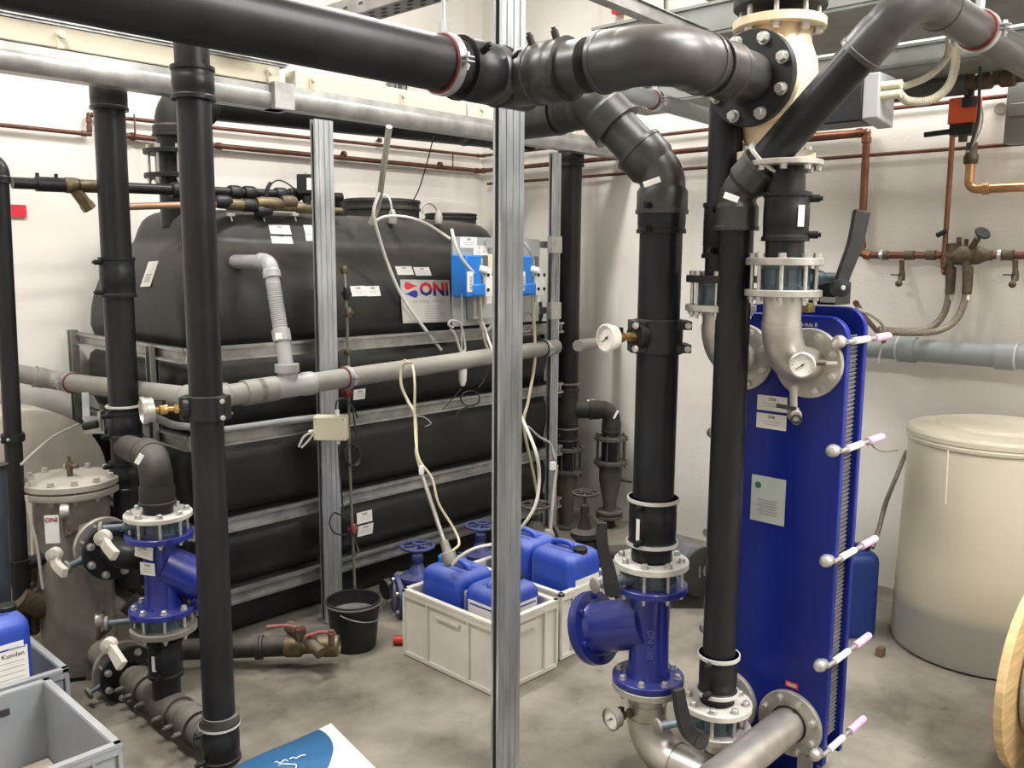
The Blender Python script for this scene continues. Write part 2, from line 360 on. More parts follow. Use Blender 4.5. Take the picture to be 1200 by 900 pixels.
def butterfly(label, o, d, R, gap, th, neck, lev, lw=(.03, .045), ln=None, nb=8, br=.011, group=None, lever_mat=BLACK, neck_len=.10, bm=ZINC):
    """wafer valve clamped between two flanges; o = middle of valve"""
    d = d.normalized(); neck = neck.normalized(); t = thing('butterfly_valve', label, 'valve', o - Z_ * gap / 2, group)
    rb = R * .68
    MB().lathe([(R * .40, -gap / 2), (rb, -gap / 2), (rb, -gap * .36), (rb * .95, -gap * .32), (rb * .95, gap * .32), (rb, gap * .36), (rb, gap / 2), (R * .40, gap / 2)], o, d, 32, closed=True).build('valve_body', TEAL, t)
    x, y, _ = frame(d, neck); ribs = MB()
    for k in range(10):
        a = 2 * PI * k / 10; q = (x * math.cos(a) + y * math.sin(a)); ribs.bar(o + q * rb * .9 - d * gap * .34, o + q * rb * .9 + d * gap * .34, .012, rb * .22, d.cross(q))
    ribs.build('rib', TEAL, t, kind='stuff')
    n0 = o + neck * rb * .9; n1 = o + neck * (R + neck_len)
    MB().cyl(n0, n1, gap * .22, 16).lathe([(gap * .42, 0), (gap * .30, .04), (gap * .26, .05)], n0, neck, 16).build('neck', TEAL, t)
    MB().lathe([(.024, 0), (.026, .004), (.026, .010), (.020, .014)], n1, neck, 16).build('notch_plate', STEELD, t)
    if lev:
        ln = ln or neck; lv = lever(t, lev, lw, .022, ln, lever_mat); MB().lathe([(.026, 0), (.026, .03), (.012, .034)], lev[0] - ln * .012, ln, 14).build('hub', lever_mat, lv); bolts(lv, lev[0] + ln * .02, ln, 0, 1, .007)
    bolts(t, o + d * (gap / 2 + th), d, R * .82, nb, br, gap + 2 * th, bm, True)
    return t
def gauge(label, base, sd, L, fd, r, group=None, mstem=BRASSB, mcase=STEEL, cen=None, ball=True):
    t = thing('pressure_gauge', label, 'gauge', base, group); sd = sd.normalized(); fd = fd.normalized()
    c = cen or base + sd * L
    s = MB().cyl(base, base + sd * (L * .9), .009, 12)
    s.lathe([(.016, 0), (.016, L * .22), (.011, L * .24)], base, sd, 6).lathe([(.014, L * .4), (.017, L * .45), (.017, L * .6), (.012, L * .65)], base, sd, 12)
    if cen: s.tube([base + sd * L * .9, base + sd * L, c - fd * .01], .008, 8)
    s.build('stem', mstem, t)
    D = r * .55
    ca = MB().lathe([(r * .55, -D), (r * .92, -D * .95), (r * .95, 0), (r * 1.06, .002), (r * 1.06, .012), (r * .93, .015), (r * .90, .006)], c, fd, 32, c1=False).build('case', mcase, t)
    MB().lathe([(r * .92, 0), (r * .92, .006)], c, fd, 32).build('dial', WHITE, t)
    x, y, f = frame(fd); tick = MB()
    for k in range(13):
        a = math.radians(-45 + 22.5 * k); q = x * math.cos(a) + y * math.sin(a); tick.box(c + fd * .0068 + q * r * .74, r * .12, r * .03, .0005, (q, fd.cross(q), fd))
    tick.build('dial_marks', INK, t)
    a = math.radians(215); q = x * math.cos(a) + y * math.sin(a)
    MB().box(c + fd * .0085 + q * r * .2, r * .9, r * .06, .001, (q, fd.cross(q), fd)).lathe([(r * .1, 0), (r * .1, .003)], c + fd * .007, fd, 10).build('needle', INK, t)
    if ball:
        p = base + sd * L * .5; MB().lathe([(.006, 0), (.006, .03)], p, Z_, 8).bar(p + Z_ * .03, p + Z_ * .03 + sd * .035, .012, .004).build('cock_handle', BLACK, t)
    return t
def clamp(label, o, d, r, rod=None, w=.026, group=None, m=GALV, inlay=RED, topdir=Z_):
    t = thing('pipe_clamp', label, 'clamp', o, group); d = d.normalized()
    MB().lathe([(r * 1.0, -w / 2 - .004), (r + .006, -w / 2 - .004), (r + .006, w / 2 + .004), (r * 1.0, w / 2 + .004)], o, d, 32, closed=True).build('rubber_inlay', inlay, t)
    MB().lathe([(r + .006, -w / 2), (r + .010, -w / 2), (r + .010, w / 2), (r + .006, w / 2)], o, d, 32, closed=True).build('band', m, t)
    sd = topdir.cross(d).normalized()
    for q in (-1, 1):
        p = o + sd * q * (r + .022); b = MB().box(p + topdir * .006, .03, w, .003, (sd, d, topdir)).box(p - topdir * .006, .03, w, .003, (sd, d, topdir)); b.build('ear', m, t)
        bolts(t, p + topdir * .009, topdir, 0, 1, .007, .022, ZINC, True)
    if rod:
        MB().lathe([(.014, 0), (.014, .03)], o + topdir * (r + .008), topdir, 6).cyl(o + topdir * (r + .01), rod, .006, 10).build('threaded_rod', m, t)
    return t
exec_parts = []
# ------------------------------------------------------------------ the setting
WALL, FLOOR = wall_mat(), floor_mat()
XW, YW, ZC = 4.92, 5.0, 4.2
struct('floor', MB().box(V((1.7, 1.75, -.05)), 6.8, 6.9, .1), FLOOR)
struct('ceiling', MB().box(V((1.7, 1.75, ZC + .05)), 6.8, 6.9, .1), WALL)
struct('wall_back', MB().box(V((1.7, YW + .06, ZC / 2)), 6.8, .12, ZC), WALL)
struct('wall_right', MB().box(V((XW + .06, 1.75, ZC / 2)), .12, 6.6, ZC), WALL)
struct('wall_left', MB().box(V((-1.66, 1.75, ZC / 2)), .12, 6.6, ZC), WALL)
struct('wall_front', MB().box(V((1.7, -1.56, ZC / 2)), 6.8, .12, ZC), WALL)
TUBE = mat('lit_fluorescent_tube', (.9, .9, .85), .5, var=0, emit=((1, .96, .9), 6))
for L in LAMPS:
    (x, y, z), sx, sy = L[0], L[1], L[2]
    t = thing('ceiling_lamp', 'white fluorescent batten lamp on the ceiling, ' + L[4], 'lamp', (x, y, ZC - .05), 'ceiling batten lamps')
    MB().box(V((x, y, ZC - .02)), sx, sy, .038).build('housing', WHITE, t)
    MB().cyl(V((x - (sx / 2 - .03 if sx > sy else 0), y - (sy / 2 - .03 if sy > sx else 0), ZC - .055)), V((x + (sx / 2 - .03 if sx > sy else 0), y + (sy / 2 - .03 if sy > sx else 0), ZC - .055)), .013, 10).build('tube', TUBE, t)

# ------------------------------------------------------------------ the big black tank
TX0, TX1, TY0, TY1 = 1.87, 4.30, 3.75, 4.92
PROF = [(0.02, .05), (.06, .02), (.14, .0), (.185, .012), (.21, .045)]
for z0, z1 in ((.25, .555), (.60, .965), (1.010, 1.35)):
    m = (z0 + z1) / 2; PROF += [(z0, .050), (z0 + .02, .012), (z0 + .06, -.006), (m, -.020), (z1 - .10, -.018), (z1 - .055, -.008), (z1 - .02, .028), (z1, .050)]
PROF += [(1.40, .012), (1.45, .0), (1.54, .0), (1.62, .012), (1.70, .038), (1.77, .075), (1.82, .115), (1.855, .155), (1.868, .18), (1.875, .195), (1.90, .205), (1.94, .215), (1.985, .235), (2.01, .262), (2.028, .30), (2.038, .36), (2.04, .42)]
def tank_loop(z, ins):
    ix = ins * .80 if z > 1.5 else ins; rc = .10 + max(0, min(z, 2.0) - 1.45) * .30
    x0, x1, y0, y1 = TX0 + ix, TX1 - ix, TY0 + ins, TY1 - ins * .55; out = []
    for cx, cy, a0 in ((x1 - rc, y1 - rc, 0), (x0 + rc, y1 - rc, 90), (x0 + rc, y0 + rc, 180), (x1 - rc, y0 + rc, 270)):
        for k in range(9):
            a = math.radians(a0 + 90 * k / 8); out.append(V((cx + rc * math.cos(a), cy + rc * math.sin(a), z)))
    return out
tank = thing('storage_tank', 'large black plastic storage tank strapped with steel belts against the back wall', 'tank', (3.2, 4.33, 0))
tb = MB().loops([tank_loop(z, i) for z, i in PROF]); shell = tb.build('shell', TANK, tank, angle=50)
BV = BVHTree.FromPolygons([tuple(p) for p in tb.v], tb.f)
def hit(u, v):
    h = BV.ray_cast(CP, ray(u, v).normalized(), 20); n = h[1]
    if n.dot(ray(u, v)) > 0: n = -n
    return h[0], n
for z in (1.375, .985, .575, .225):          # belts: a C rail on the front and both ends
    b = MB()
    for s_, e_, n in ((V((TX0 - .06, TY0 - .045, z)), V((TX1 + .06, TY0 - .045, z)), -Y_), (V((TX0 - .045, TY0 - .06, z)), V((TX0 - .045, TY1, z)), -X_), (V((TX1 + .045, TY0 - .06, z)), V((TX1 + .045, TY1, z)), X_)):
        b.bar(s_, e_, .012, .066, n.cross(Z_).cross(Z_) if False else n)
        b.bar(s_ + Z_ * .027 + n * .012, e_ + Z_ * .027 + n * .012, .03, .012, n); b.bar(s_ - Z_ * .027 + n * .012, e_ - Z_ * .027 + n * .012, .03, .012, n)
        b.bar(s_ + Z_ * .006 + n * .006, e_ + Z_ * .006 + n * .006, .008, .010, n)
    b.build('belt', GALVH, tank)
for (x, y, z0, z1) in ((TX0 - .06, TY1 - .03, .0, 1.42), (TX0 - .06, TY0 + .22, 0, 1.40), (TX1 + .07, TY0 + .1, 0, 1.4)):
    b = MB().box(V((x, y, (z0 + z1) / 2)), .012, .05, z1 - z0)
    for q in (-1, 1): b.box(V((x - .015, y + q * .022, (z0 + z1) / 2)), .035, .006, z1 - z0)
    b.build('upright', GALVH, tank)
# man-hole collars on the top
c = aZ(448, 258, 2.0); c.y = 4.25; c.x = 3.40
for (u, v, X, Y, r, h) in ((448, 0, 3.37, 4.28, .235, .115), (523, 0, 3.95, 4.30, .17, .06)):
    m = MB().lathe([(r * .96, 0), (r * .96, h * .45), (r, h * .48), (r, h * .6), (r * .97, h * .62), (r * .97, h * .85), (r * 1.0, h * .86), (r * .99, h), (r * .9, h * 1.04)], V((X, Y, 2.03)), Z_, 40)
    m.build('manhole_collar', PED, tank)
# seam on the left end and name plate
for k, (u, v, w, h, rot) in enumerate(((175, 321, .10, .13, .05), (328, 269, .12, .05, .0), (330, 280, .12, .05, 0), (368, 269, .12, .05, 0), (370, 280, .12, .05, 0), (474, 317, .115, .052, 0), (495, 318, .115, .052, 0), (420, 341, .095, .055, 0), (437, 341, .09, .055, 0), (421, 462, .075, .055, 0), (427, 606, .10, .062, 0), (428, 621, .10, .062, 0))):
    p, n = hit(u, v); rt = Z_.cross(n).normalized(); up = n.cross(rt); rt2 = rt * math.cos(rot) + up * math.sin(rot)
    if k == 0: sticker(tank, p, rt2, n.cross(rt2), w, h, 5, None)
    else: sticker(tank, p, rt2, n.cross(rt2), w, h, 2, 'ONI', headh=.3)
p, n = hit(498, 353); n = (n + V((0, -.3, 0))).normalized(); rt = Z_.cross(n).normalized(); rt = (rt - Z_ * .02).normalized(); up = n.cross(rt); p = p + n * .012
W_, H_ = .355, .235
pl = MB().box(p, W_, H_, .006, (rt, up, n)).build('sign_plate', mat('brushed_sign_plate', (.50, .48, .44), .4, metal=.2, var=.05), tank)
e = p + n * .0035
bd = MB()
for a, b in (((-1, 1), (1, 1)), ((1, 1), (1, -1)), ((1, -1), (-1, -1)), ((-1, -1), (-1, 1))):
    bd.bar(e + rt * a[0] * W_ * .475 + up * a[1] * H_ * .46, e + rt * b[0] * W_ * .475 + up * b[1] * H_ * .46, .002, .001, n.cross(rt * (b[0] - a[0]) + up * (b[1] - a[1])))
bd.build('border', INKG, pl)
def oni_mat():
    m = bpy.data.materials.new('red_to_blue_print'); m.use_nodes = True; N = m.node_tree.nodes; L = m.node_tree.links
    tc = N.new('ShaderNodeTexCoord'); s = N.new('ShaderNodeSeparateXYZ'); L.new(tc.outputs['Object'], s.inputs[0]); c = N.new('ShaderNodeValToRGB')
    mr = N.new('ShaderNodeMapRange'); mr.inputs[1].default_value = -.35; mr.inputs[2].default_value = .35; L.new(s.outputs[1], mr.inputs[0]); L.new(mr.outputs[0], c.inputs[0])
    c.color_ramp.elements[0].position = .35; c.color_ramp.elements[0].color = (.01, .01, .09, 1); c.color_ramp.elements[1].position = .7; c.color_ramp.elements[1].color = (.50, .02, .03, 1)
    L.new(c.outputs[0], N['Principled BSDF'].inputs['Base Color']); N['Principled BSDF'].inputs['Roughness'].default_value = .5; return m
ONIM = oni_mat()
text('ONI', .096, e + rt * .060 + up * .062, rt, up, ONIM, pl, bold=.045, wide=1.22)
def comet(col, cx, cy, sg):
    b = MB(); P = [(0, .020), (.006, .0205), (.018, .017), (.035, .011), (.055, .004), (.075, .001)]
    pts = [(sg * (x - .0), y) for x, y in P] + [(sg * x, -y) for x, y in reversed(P)] ; cap = [(-sg * .018 * math.cos(a) * 1.0, .020 * math.sin(a)) for a in [(-PI / 2) + PI * k / 8 for k in range(9)]]
    poly = [(sg * x, y) for x, y in P] + [(sg * x, -y) for x, y in reversed(P)] + cap
    b.prism(poly, e + rt * cx + up * cy, rt, up, n, .0008); return b.build('logo_swoosh', col, pl)
comet(INKR, -.135, .083, 1); comet(INKB, -.080, .040, -1)
text('use energy sensibly', .030, e + rt * .012 + up * .0, rt, up, INKG, pl, bold=.015)
b = MB()
for k, w in enumerate((.62, .55, .70, .78, .74, .5)): b.box(e + rt * (.045 + (w - .6) * .06) - up * (.028 + .014 * k), w * .19, .0045, .001, (rt, up, n))
b.build('print', INKG, pl)
# ------------------------------------------------------------------ struts: long rail, posts, trunking
def channel_post(name, label, x, y, z0, z1, w=.105, d=.034, group=None, wf=None):
    """C channel, web towards +X, ribbed face towards -Y"""
    t = thing(name, label, 'post', (x, y, z0), group)
    zc = (z0 + z1) / 2; h = z1 - z0; b = MB()
    b.box(V((x + w / 2, y, zc)), .004, d, h)
    for s in (-1, 1):
        b.box(V((x, y + s * d / 2, zc)), w, .004, h); b.box(V((x - w / 2, y + s * d * .38, zc)), .004, d * .28, h)
    for q in (-.28, 0.02, .3): b.box(V((x + q * w, y - d / 2 - .003, zc)), .006 if q else .010, .005, h)
    b.build('channel', GALV, t)
    b = MB().box(V((x, y, z0 + .004)), w + .03, d + .05, .008); b.build('foot_plate', GALVH, t)
    for s in (-1, 1): bolts(t, V((x + s * .03, y - d / 2 - .012, z0 + .008)), Z_, 0, 1, .006)
    return t
channel_post('strut_post', 'tall galvanized steel channel post in the middle of the room, nearest the camera', 2.122, 2.034, 0, ZC)
channel_post('strut_post', 'galvanized steel channel post in front of the black tank carrying the cream junction box', 2.49, 3.60, 0, 2.44, .10)
channel_post('strut_post', 'galvanized steel channel post beside the far black riser, behind the dosing panel', 4.16, 3.60, 0, 2.44, .07)
rail = thing('strut_rail', 'long horizontal galvanized steel rail carried by the posts above the tank', 'rail', (2.9, 3.6, 2.44))
for x0, x1, dz in ((.4, 2.28, -.006), (2.22, 4.88, .002)):
    b = MB(); a_ = V((x0, 3.6, 2.51 + dz)); pf = [(.04, -.05), (-.034, -.05), (-.040, -.044), (-.052, -.018), (-.050, .012), (-.040, .022), (-.040, .05), (-.02, .05), (-.02, .046), (-.036, .046), (-.036, -.045), (.036, -.045), (.036, .05), (.04, .05)]
    b.prism(pf, a_, Y_, Z_, X_, x1 - x0)
    b.build('channel', GALVH, rail)
MB().box(V((2.25, 3.59, 2.51)), .10, .13, .112).build('splice_bracket', GALVH, rail)
tr = thing('cable_trunking', 'beige cable trunking running along the top of the steel rail', 'trunking', (2.6, 3.62, 2.545))
for x0, x1 in ((.4, 2.26), (2.34, 3.40), (3.41, 4.86)):
    MB().box(V(((x0 + x1) / 2, 3.62, 2.602)), x1 - x0, .09, .078).build('duct', BEIGE, tr, bevel=.004)
for x in (1.33, 2.2, 2.42, 2.95, 3.5, 4.3): MB().box(V((x, 3.568, 2.59)), .018, .02, .06).lathe([(.014, 0), (.014, .02)], V((x, 3.565, 2.61)), -Y_, 12).build('clip', BEIGE, tr)
gl = MB().bar(V((.4, 3.58, 2.668)), V((2.3, 3.58, 2.668)), .04, .03).build('support_angle', GALVH, tag(MB().bar(V((.4, 3.62, 2.648)), V((2.3, 3.62, 2.648)), .09, .008).build('mounting_strip', GALV), 'galvanized mounting strip above the beige trunking at top left', 'rail'))
# overhead beams from the middle post
t = thing('cable_tray', 'perforated galvanized tray running back from the top of the middle post', 'tray', (2.08, 2.6, 2.66))
b = MB().box(V((2.06, 2.80, 2.66)), .10, 1.45, .004).box(V((2.01, 2.80, 2.69)), .004, 1.45, .06).box(V((2.11, 2.80, 2.69)), .004, 1.45, .06); b.build('tray', GALVH, t)
b = MB()
for k in range(18):
    for q in (-.028, 0, .028): b.box(V((2.06 + q, 2.2 + k * .07 + (0 if q else .035), 2.6575)), .010, .026, .0015)
for k in range(14): b.box(V((2.0075, 2.2 + k * .09, 2.69)), .0015, .022, .009)
b.build('slot', INK, t, kind='stuff')
tag(MB().bar(V((2.14, 2.04, 2.74)), V((3.75, 2.04, 2.68)), .05, .045).bar(V((2.14, 2.035, 2.765)), V((3.75, 2.035, 2.705)), .06, .004).build('strut_beam', GALVH, bevel=.002), 'bright galvanized beam running from the middle post towards the cream valve', 'beam')
# ------------------------------------------------------------------ main pipe at the top with tee, long elbow and three-way valve
zm, ym = 2.332, 1.895
R_ = .0735
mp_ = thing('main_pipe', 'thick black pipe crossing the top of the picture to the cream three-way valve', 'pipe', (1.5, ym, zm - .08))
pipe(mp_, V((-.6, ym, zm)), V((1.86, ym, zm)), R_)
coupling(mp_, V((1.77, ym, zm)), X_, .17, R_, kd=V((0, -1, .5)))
xt = 1.985
b = MB().lathe([(R_ * 1.0, -.10), (R_ * 1.16, -.085), (R_ * 1.16, .09), (R_ * 1.0, .10)], V((xt - .02, ym, zm)), X_, 32).lathe([(R_ * 1.12, -.02), (R_ * 1.14, .07), (R_ * 1.1, .08)], V((xt, ym - .04, zm)), -Y_, 32); b.build('tee', PET, mp_)
coupling(mp_, V((xt, ym - .10, zm)), -Y_, .125, R_, PET, kd=V((-.5, 0, 1)))
pipe(mp_, V((xt, ym - .2, zm)), V((xt, 1.60, zm)), R_, PET)
_, p0, p1 = elbow(mp_, V((xt, 1.36, zm)), -Y_, X_, R_, .11, PET, sock=.085, sr=1.10)
pipe(mp_, p1 - X_ * .02, V((2.45, 1.36, zm)), R_ * .99, PET)
coupling(mp_, V((p1.x + .035, 1.36, zm)), X_, .10, R_ * .98, PET, knobs=False, k=1.07)
flange(mp_, V((2.43, 1.36, zm)), X_, .138, .024, R_ * .97, FLB, nb=8, br=.015, bs=-1)
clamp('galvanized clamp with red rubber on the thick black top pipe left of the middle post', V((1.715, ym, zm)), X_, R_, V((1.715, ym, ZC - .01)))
# three-way valve
vx, vy = 2.60, 1.36
tv = thing('three_way_valve', 'cream-coloured three-way valve body between black flanges at the top right', 'valve', (vx, vy, 2.13))
MB().lathe([(.085, -.20), (.092, -.16), (.112, -.09), (.124, 0), (.116, .07), (.098, .12), (.088, .20)], V((vx, vy, zm)), Z_, 32).lathe([(.098, 0), (.10, .05), (.085, .1)], V((vx - .14, vy, zm)), X_, 28).build('valve_body', CREAM, tv)
MB().lathe([(.138, 0), (.138, .022)], V((2.456, vy, zm)), X_, 36).build('side_flange', CREAM, tv)
f = MB().lathe([(.138, 0), (.138, .024)], V((vx, vy, zm + .165)), Z_, 36).build('top_flange', CREAM, tv); bolts(tv, V((vx, vy, zm + .165)), -Z_, .112, 8, .014)
MB().lathe([(.125, 0), (.125, .024)], V((vx, vy, zm - .225)), Z_, 36).build('bottom_flange', CREAM, tv); bolts(tv, V((vx, vy, zm - .2)), Z_, .10, 8, .012)
up = thing('upper_pipe', 'black flanged pipe rising from the top of the cream valve to the ceiling', 'pipe', (vx, vy, zm + .24))
flange(up, V((vx, vy, zm + .225)), Z_, .138, .03, .075, FLB)
for k in range(8):
    a = PI * (k + .5) / 4; MB().cyl(V((vx + .112 * math.cos(a), vy + .112 * math.sin(a), zm + .17)), V((vx + .112 * math.cos(a), vy + .112 * math.sin(a), zm + .265)), .008, 10).build('stud', ZINC, tv)
pipe(up, V((vx, vy, zm + .225)), V((vx, vy, ZC)), .075)
# ------------------------------------------------------------------ second header and riser with the gauge (the 775 riser)
xr, yr, rr = 2.475, 1.68, .070
rs = thing('riser_pipe', 'thick black riser with the round pressure gauge, coming down in front of the blue strainer', 'pipe', (xr, yr, .80))
q = V((xr, yr, 2.01)); qd = at(712, 150, 2.90); qt = at(776, 226, 2.93)
cor = V((xr, yr, 2.075)); up1 = at(700, 124, 2.93); dd = (cor - up1).normalized()
pipe(rs, V((xr, yr, 1.95)), V((xr, yr, .79)), rr)
elbow(rs, cor, dd, -Z_, rr, .085, PET, sock=.088, sr=1.18)
pipe(rs, up1, cor, rr * .98, PET)
e1 = up1 + dd * .015
elbow(rs, up1 - dd * .02, -Y_ * 1.0 + Z_ * .0, dd, rr, .075, PET, sock=.085, sr=1.22)
pipe(rs, up1 + Y_ * .08, up1 + Y_ * .36 , rr, PET)
MB().lathe([(rr * 1.13, 0), (rr * 1.13, .2)], up1 + Y_ * .16, Y_, 28).build('coupling', PET, rs)
coupling(rs, V((xr, yr, 1.005)), -Z_, .165, rr, PE, rims=RIM)
coupling(rs, V((xr, yr, 1.99)), -Z_, .10, rr, PE, k=1.10)
sticker(rs, V((xr, yr, .905)) + (-VH * .72 - RH * .72).normalized() * rr * 1.19, Z_, -(-VH * .7 - RH * .7).normalized().cross(Z_), .075, .014, 0, None)
sc_ = -(VH * .9 + RH * .25).normalized(); sticker(rs, at(764, 213, 2.80), (RH + Z_ * .35).normalized(), Z_, .055, .018, 1, None)
# tapping saddle + gauge
z0 = 1.555
sd = MB().lathe([(rr * 1.0, 0), (rr * 1.16, .001), (rr * 1.16, .115), (rr, .116)], V((xr, yr, z0 - .06)), Z_, 32); ls = (-RH * .85 - VH * .5).normalized()
sd.lathe([(.048, 0), (.046, .03), (.030, .032)], V((xr, yr, z0)) + ls * rr * .98, ls, 24)
for s in (-1, 1):
    for h in (-1, 1):
        c = V((xr, yr, z0 + h * .038)) + RH * s * rr * 1.05 - VH * .02; sd.box(c, .05, .10, .028, (RH, VH, Z_))
sdo = sd.build('tapping_saddle', BLACK, rs, bevel=.003)
for s in (-1, 1):
    for h in (-1, 1): bolts(sdo, V((xr, yr, z0 + h * .038)) + RH * s * (rr * 1.05 + .012) - VH * .072, -VH, 0, 1, .009, .12, ZINC, True)
gb = V((xr, yr, z0)) + ls * (rr + .03)
gauge('white-rimmed pressure gauge screwed into the saddle of the thick black riser', gb, ls, .105, (ls + RH * .12).normalized(), .043, mcase=WHITE)
# flange valve strainer assembly
zt = .762
flange(rs, V((xr, yr, zt)), Z_, .128, .022, rr * .98, FLG)
def strainer(label, x, y, ztop, zbot, r, R, leg, leglen, lr, LR, words, side):
    t = thing('strainer', label, 'strainer', (x, y, zbot)); c = V((x, y, (ztop + zbot) / 2)); leg = leg.normalized()
    H = ztop - zbot
    b = MB().lathe([(r * 1.12, .022), (r, .05), (r * .97, H * .5), (r, H - .05), (r * 1.12, H - .022)], V((x, y, zbot)), Z_, 32)
    o = c + Z_ * H * .10
    b.lathe([(lr * .98, 0), (lr * 1.0, leglen * .45), (lr, leglen * .8), (lr * 1.03, leglen - .02), (lr * 1.1, leglen - .012)], o, leg, 32); b.build('strainer_body', BLUE, t)
    for z, s in ((ztop - .022, 1), (zbot, -1)): MB().lathe([(r * .7, 0), (R - .002, 0), (R, .002), (R, .020), (R - .002, .022), (r * .7, .022)], V((x, y, z)), Z_, 36).build('flange', BLUE, t, angle=30)
    lf = MB().lathe([(lr * .6, 0), (LR, 0), (LR, .018), (lr * .6, .018)], o + leg * (leglen - .018), leg, 36).build('cover_flange', BLUE, t, angle=30)
    MB().lathe([(LR - .003, 0), (LR, .003), (LR, .015), (LR - .004, .02), (LR * .6, .028)], o + leg * (leglen + .002), leg, 36).build('cover', BLUE, t, angle=30)
    bolts(lf, o + leg * (leglen - .018), -leg, LR * .84, 6, .010, m=BLUE, ph=.25)
    if words:
        n = side.normalized(); text('DN 100', .032, c + n * (r + .001) - Z_ * H * .05, -Z_, n.cross(-Z_) * 1.0, mat('blue_cast_highlight_tint', (.06, .08, .30), .45, var=.2), t, name='cast_lettering', bold=.02).scale.z *= 4  # lighter blue paints the highlights on the raised letters into their colour
    return t
ly = (Y_ * .80 - X_ * .05 - Z_ * .30).normalized()
butterfly('blue butterfly valve with an upright black lever on top of the large strainer', V((xr, yr, .731)), Z_, .128, .062, .022, (-RH * .9 - VH * .5), [at(717, 690, 2.80), at(713, 668, 2.80), at(706, 640, 2.80), at(705, 612, 2.80)], (.05, .032), VH)
strainer('large blue cast Y-strainer standing below the thick black riser', xr, yr, .700, .345, .070, .125, ly, .245, .090, .132, True, -VH * .9 - RH * .1)
se = thing('steel_elbow_pipe', 'stainless steel elbow pipe under the large blue strainer', 'pipe', (xr, yr, .0))
flange(se, V((xr, yr, .318)), Z_, .125, .024, .06, STEELF)
bolts(se, V((xr, yr, .367)), Z_, .103, 8, .011, .05, ZINC, True)
_, p0, p1 = elbow(se, V((xr, yr, .085)), -Z_, -Y_, .068, .13, STEEL, sock=0)
MB().cyl(p0 - Z_ * -.12 + Z_ * 0, p0, .068, 28).build('neck', STEEL, se)
MB().lathe([(.0695, 0), (.0695, .004)], V((xr, yr, .265)), Z_, 28).build('weld_seam', STEELF, se)
# carries on towards the camera side and joins the run to the lower right port
hy = 1.232
p2 = V((xr, hy + .0, .085))
pipe(se, p1, V((xr, hy, .085)), .068, STEEL)
gauge('small grey pressure gauge on the steel elbow near the floor', V((xr, yr, .24)) + ls * .066, ls, .085, (-RH * .8 - VH * .6), .038, mstem=BRASSD, mcase=STEELD, cen=None)
# ------------------------------------------------------------------ heat exchanger
XH = 2.66; HY0, HY1 = 1.118, 1.565; HZ0, HZ1 = .17, 1.635
hx = thing('plate_heat_exchanger', 'tall blue plate heat exchanger with tie bolts and lilac sleeves', 'heat exchanger', (XH + .15, (HY0 + HY1) / 2, 0))
def plate(x, th, top, name='frame_plate'):
    c = .07; w = HY1 - HY0
    poly = [(0, HZ0), (w, HZ0)] + [(w - c + c * math.cos(a), top - c + c * math.sin(a)) for a in [PI / 2 * k / 7 for k in range(8)]] + [(c - c * math.sin(a), top - c + c * math.cos(a)) for a in [PI / 2 * k / 7 for k in range(8)]]
    o = MB().prism(poly, V((x, HY0, 0)), Y_, Z_, X_, th).build(name, BLUEHX, hx, bevel=.004)
    b = MB()          # folded bright edge flanges on the right side
    return o
plate(XH, .030, HZ1); plate(XH + .128, .026, HZ1 + .025, 'pressure_plate')
pk = MB(); n = 34
for k in range(n):
    x = XH + .032 + k * (.085 / n); pk.box(V((x, (HY0 + HY1) / 2 + .03, .92)), .0014, HY1 - HY0 - .09 - .004 * (k % 2), 1.38)
pk.build('plate_pack', PLATES, hx, kind='stuff')
zz = MB()
for k in range(190):
    z = .25 + k * .0070; zz.box(V((XH + .078, HY0 + .020 + .004 * (k % 2), z)), .090, .006, .0042)
zz.build('gasket_edge', PLATES, hx, kind='stuff')
MB().box(V((XH + .16, (HY0 + HY1) / 2, HZ1 - .04)), .30, .03, .025).build('guide_bar', ZINC, hx); MB().box(V((XH + .12, (HY0 + HY1) / 2, HZ0 + .03)), .22, .03, .02).build('lower_guide_bar', ZINC, hx)
for z in (1.562, 1.225, .873, .527, .222):
    for ys, yy in ((0, HY0 - .006), (1, HY1 + .006)):
        b = MB().lathe([(.008, -.050), (.016, -.046), (.0205, -.034), (.0205, -.022), (.014, -.010), (.014, 0)], V((XH, yy + (.02 if not ys else -.02), z)), X_, 16).cyl(V((XH - .02, yy, z)), V((XH + .2, yy, z)), .007, 12); ro = b.build('tie_bolt', ZINC, hx)
        MB().cyl(V((XH + .028, yy, z)), V((XH + .135, yy, z)), .011, 16).build('nut_sleeve', WHITE, ro)
        MB().cyl(V((XH + .19, yy, z)), V((XH + .305, yy, z)), .0125, 16).sphere(V((XH + .305, yy, z)), .0125).build('lilac_sleeve', PINK, ro, label='lilac plastic thread sleeve')
for y in (HY0 + .05, HY1 - .05):
    MB().box(V((XH - .02, y, .10)), .008, .05, .20).box(V((XH - .05, y, .004)), .07, .05, .008).build('foot', GALVH, hx)
MB().box(V((XH + .15, (HY0 + HY1) / 2, .085)), .04, .3, .17).build('rear_foot', BLUEHX, hx)
ports = [(HY0 + .115, 1.487), (HY1 - .10, 1.487), (HY0 + .115, .285), (HY1 - .10, .285)]
hy, hyl = ports[0][0], ports[1][0]
for (y, z) in ports:
    f = MB().lathe([(.055, 0), (.108, 0), (.110, .002), (.110, .018), (.108, .020), (.055, .020)], V((XH - .020, y, z)), X_, 36, closed=True).build('port_flange', STEELF, hx, angle=30)
    bolts(f, V((XH - .020, y, z)), -X_, .090, 8, .011)
text('Module B', .017, V((XH - .001, HY0 + .13, 1.606)), -Y_, Z_, PAPER, hx); 
sticker(hx, aX(905, 473, XH), -Y_, Z_, .105, .05, 2, 'ONI'); sticker(hx, aX(904, 494, XH), -Y_, Z_, .105, .05, 2, 'ONI')
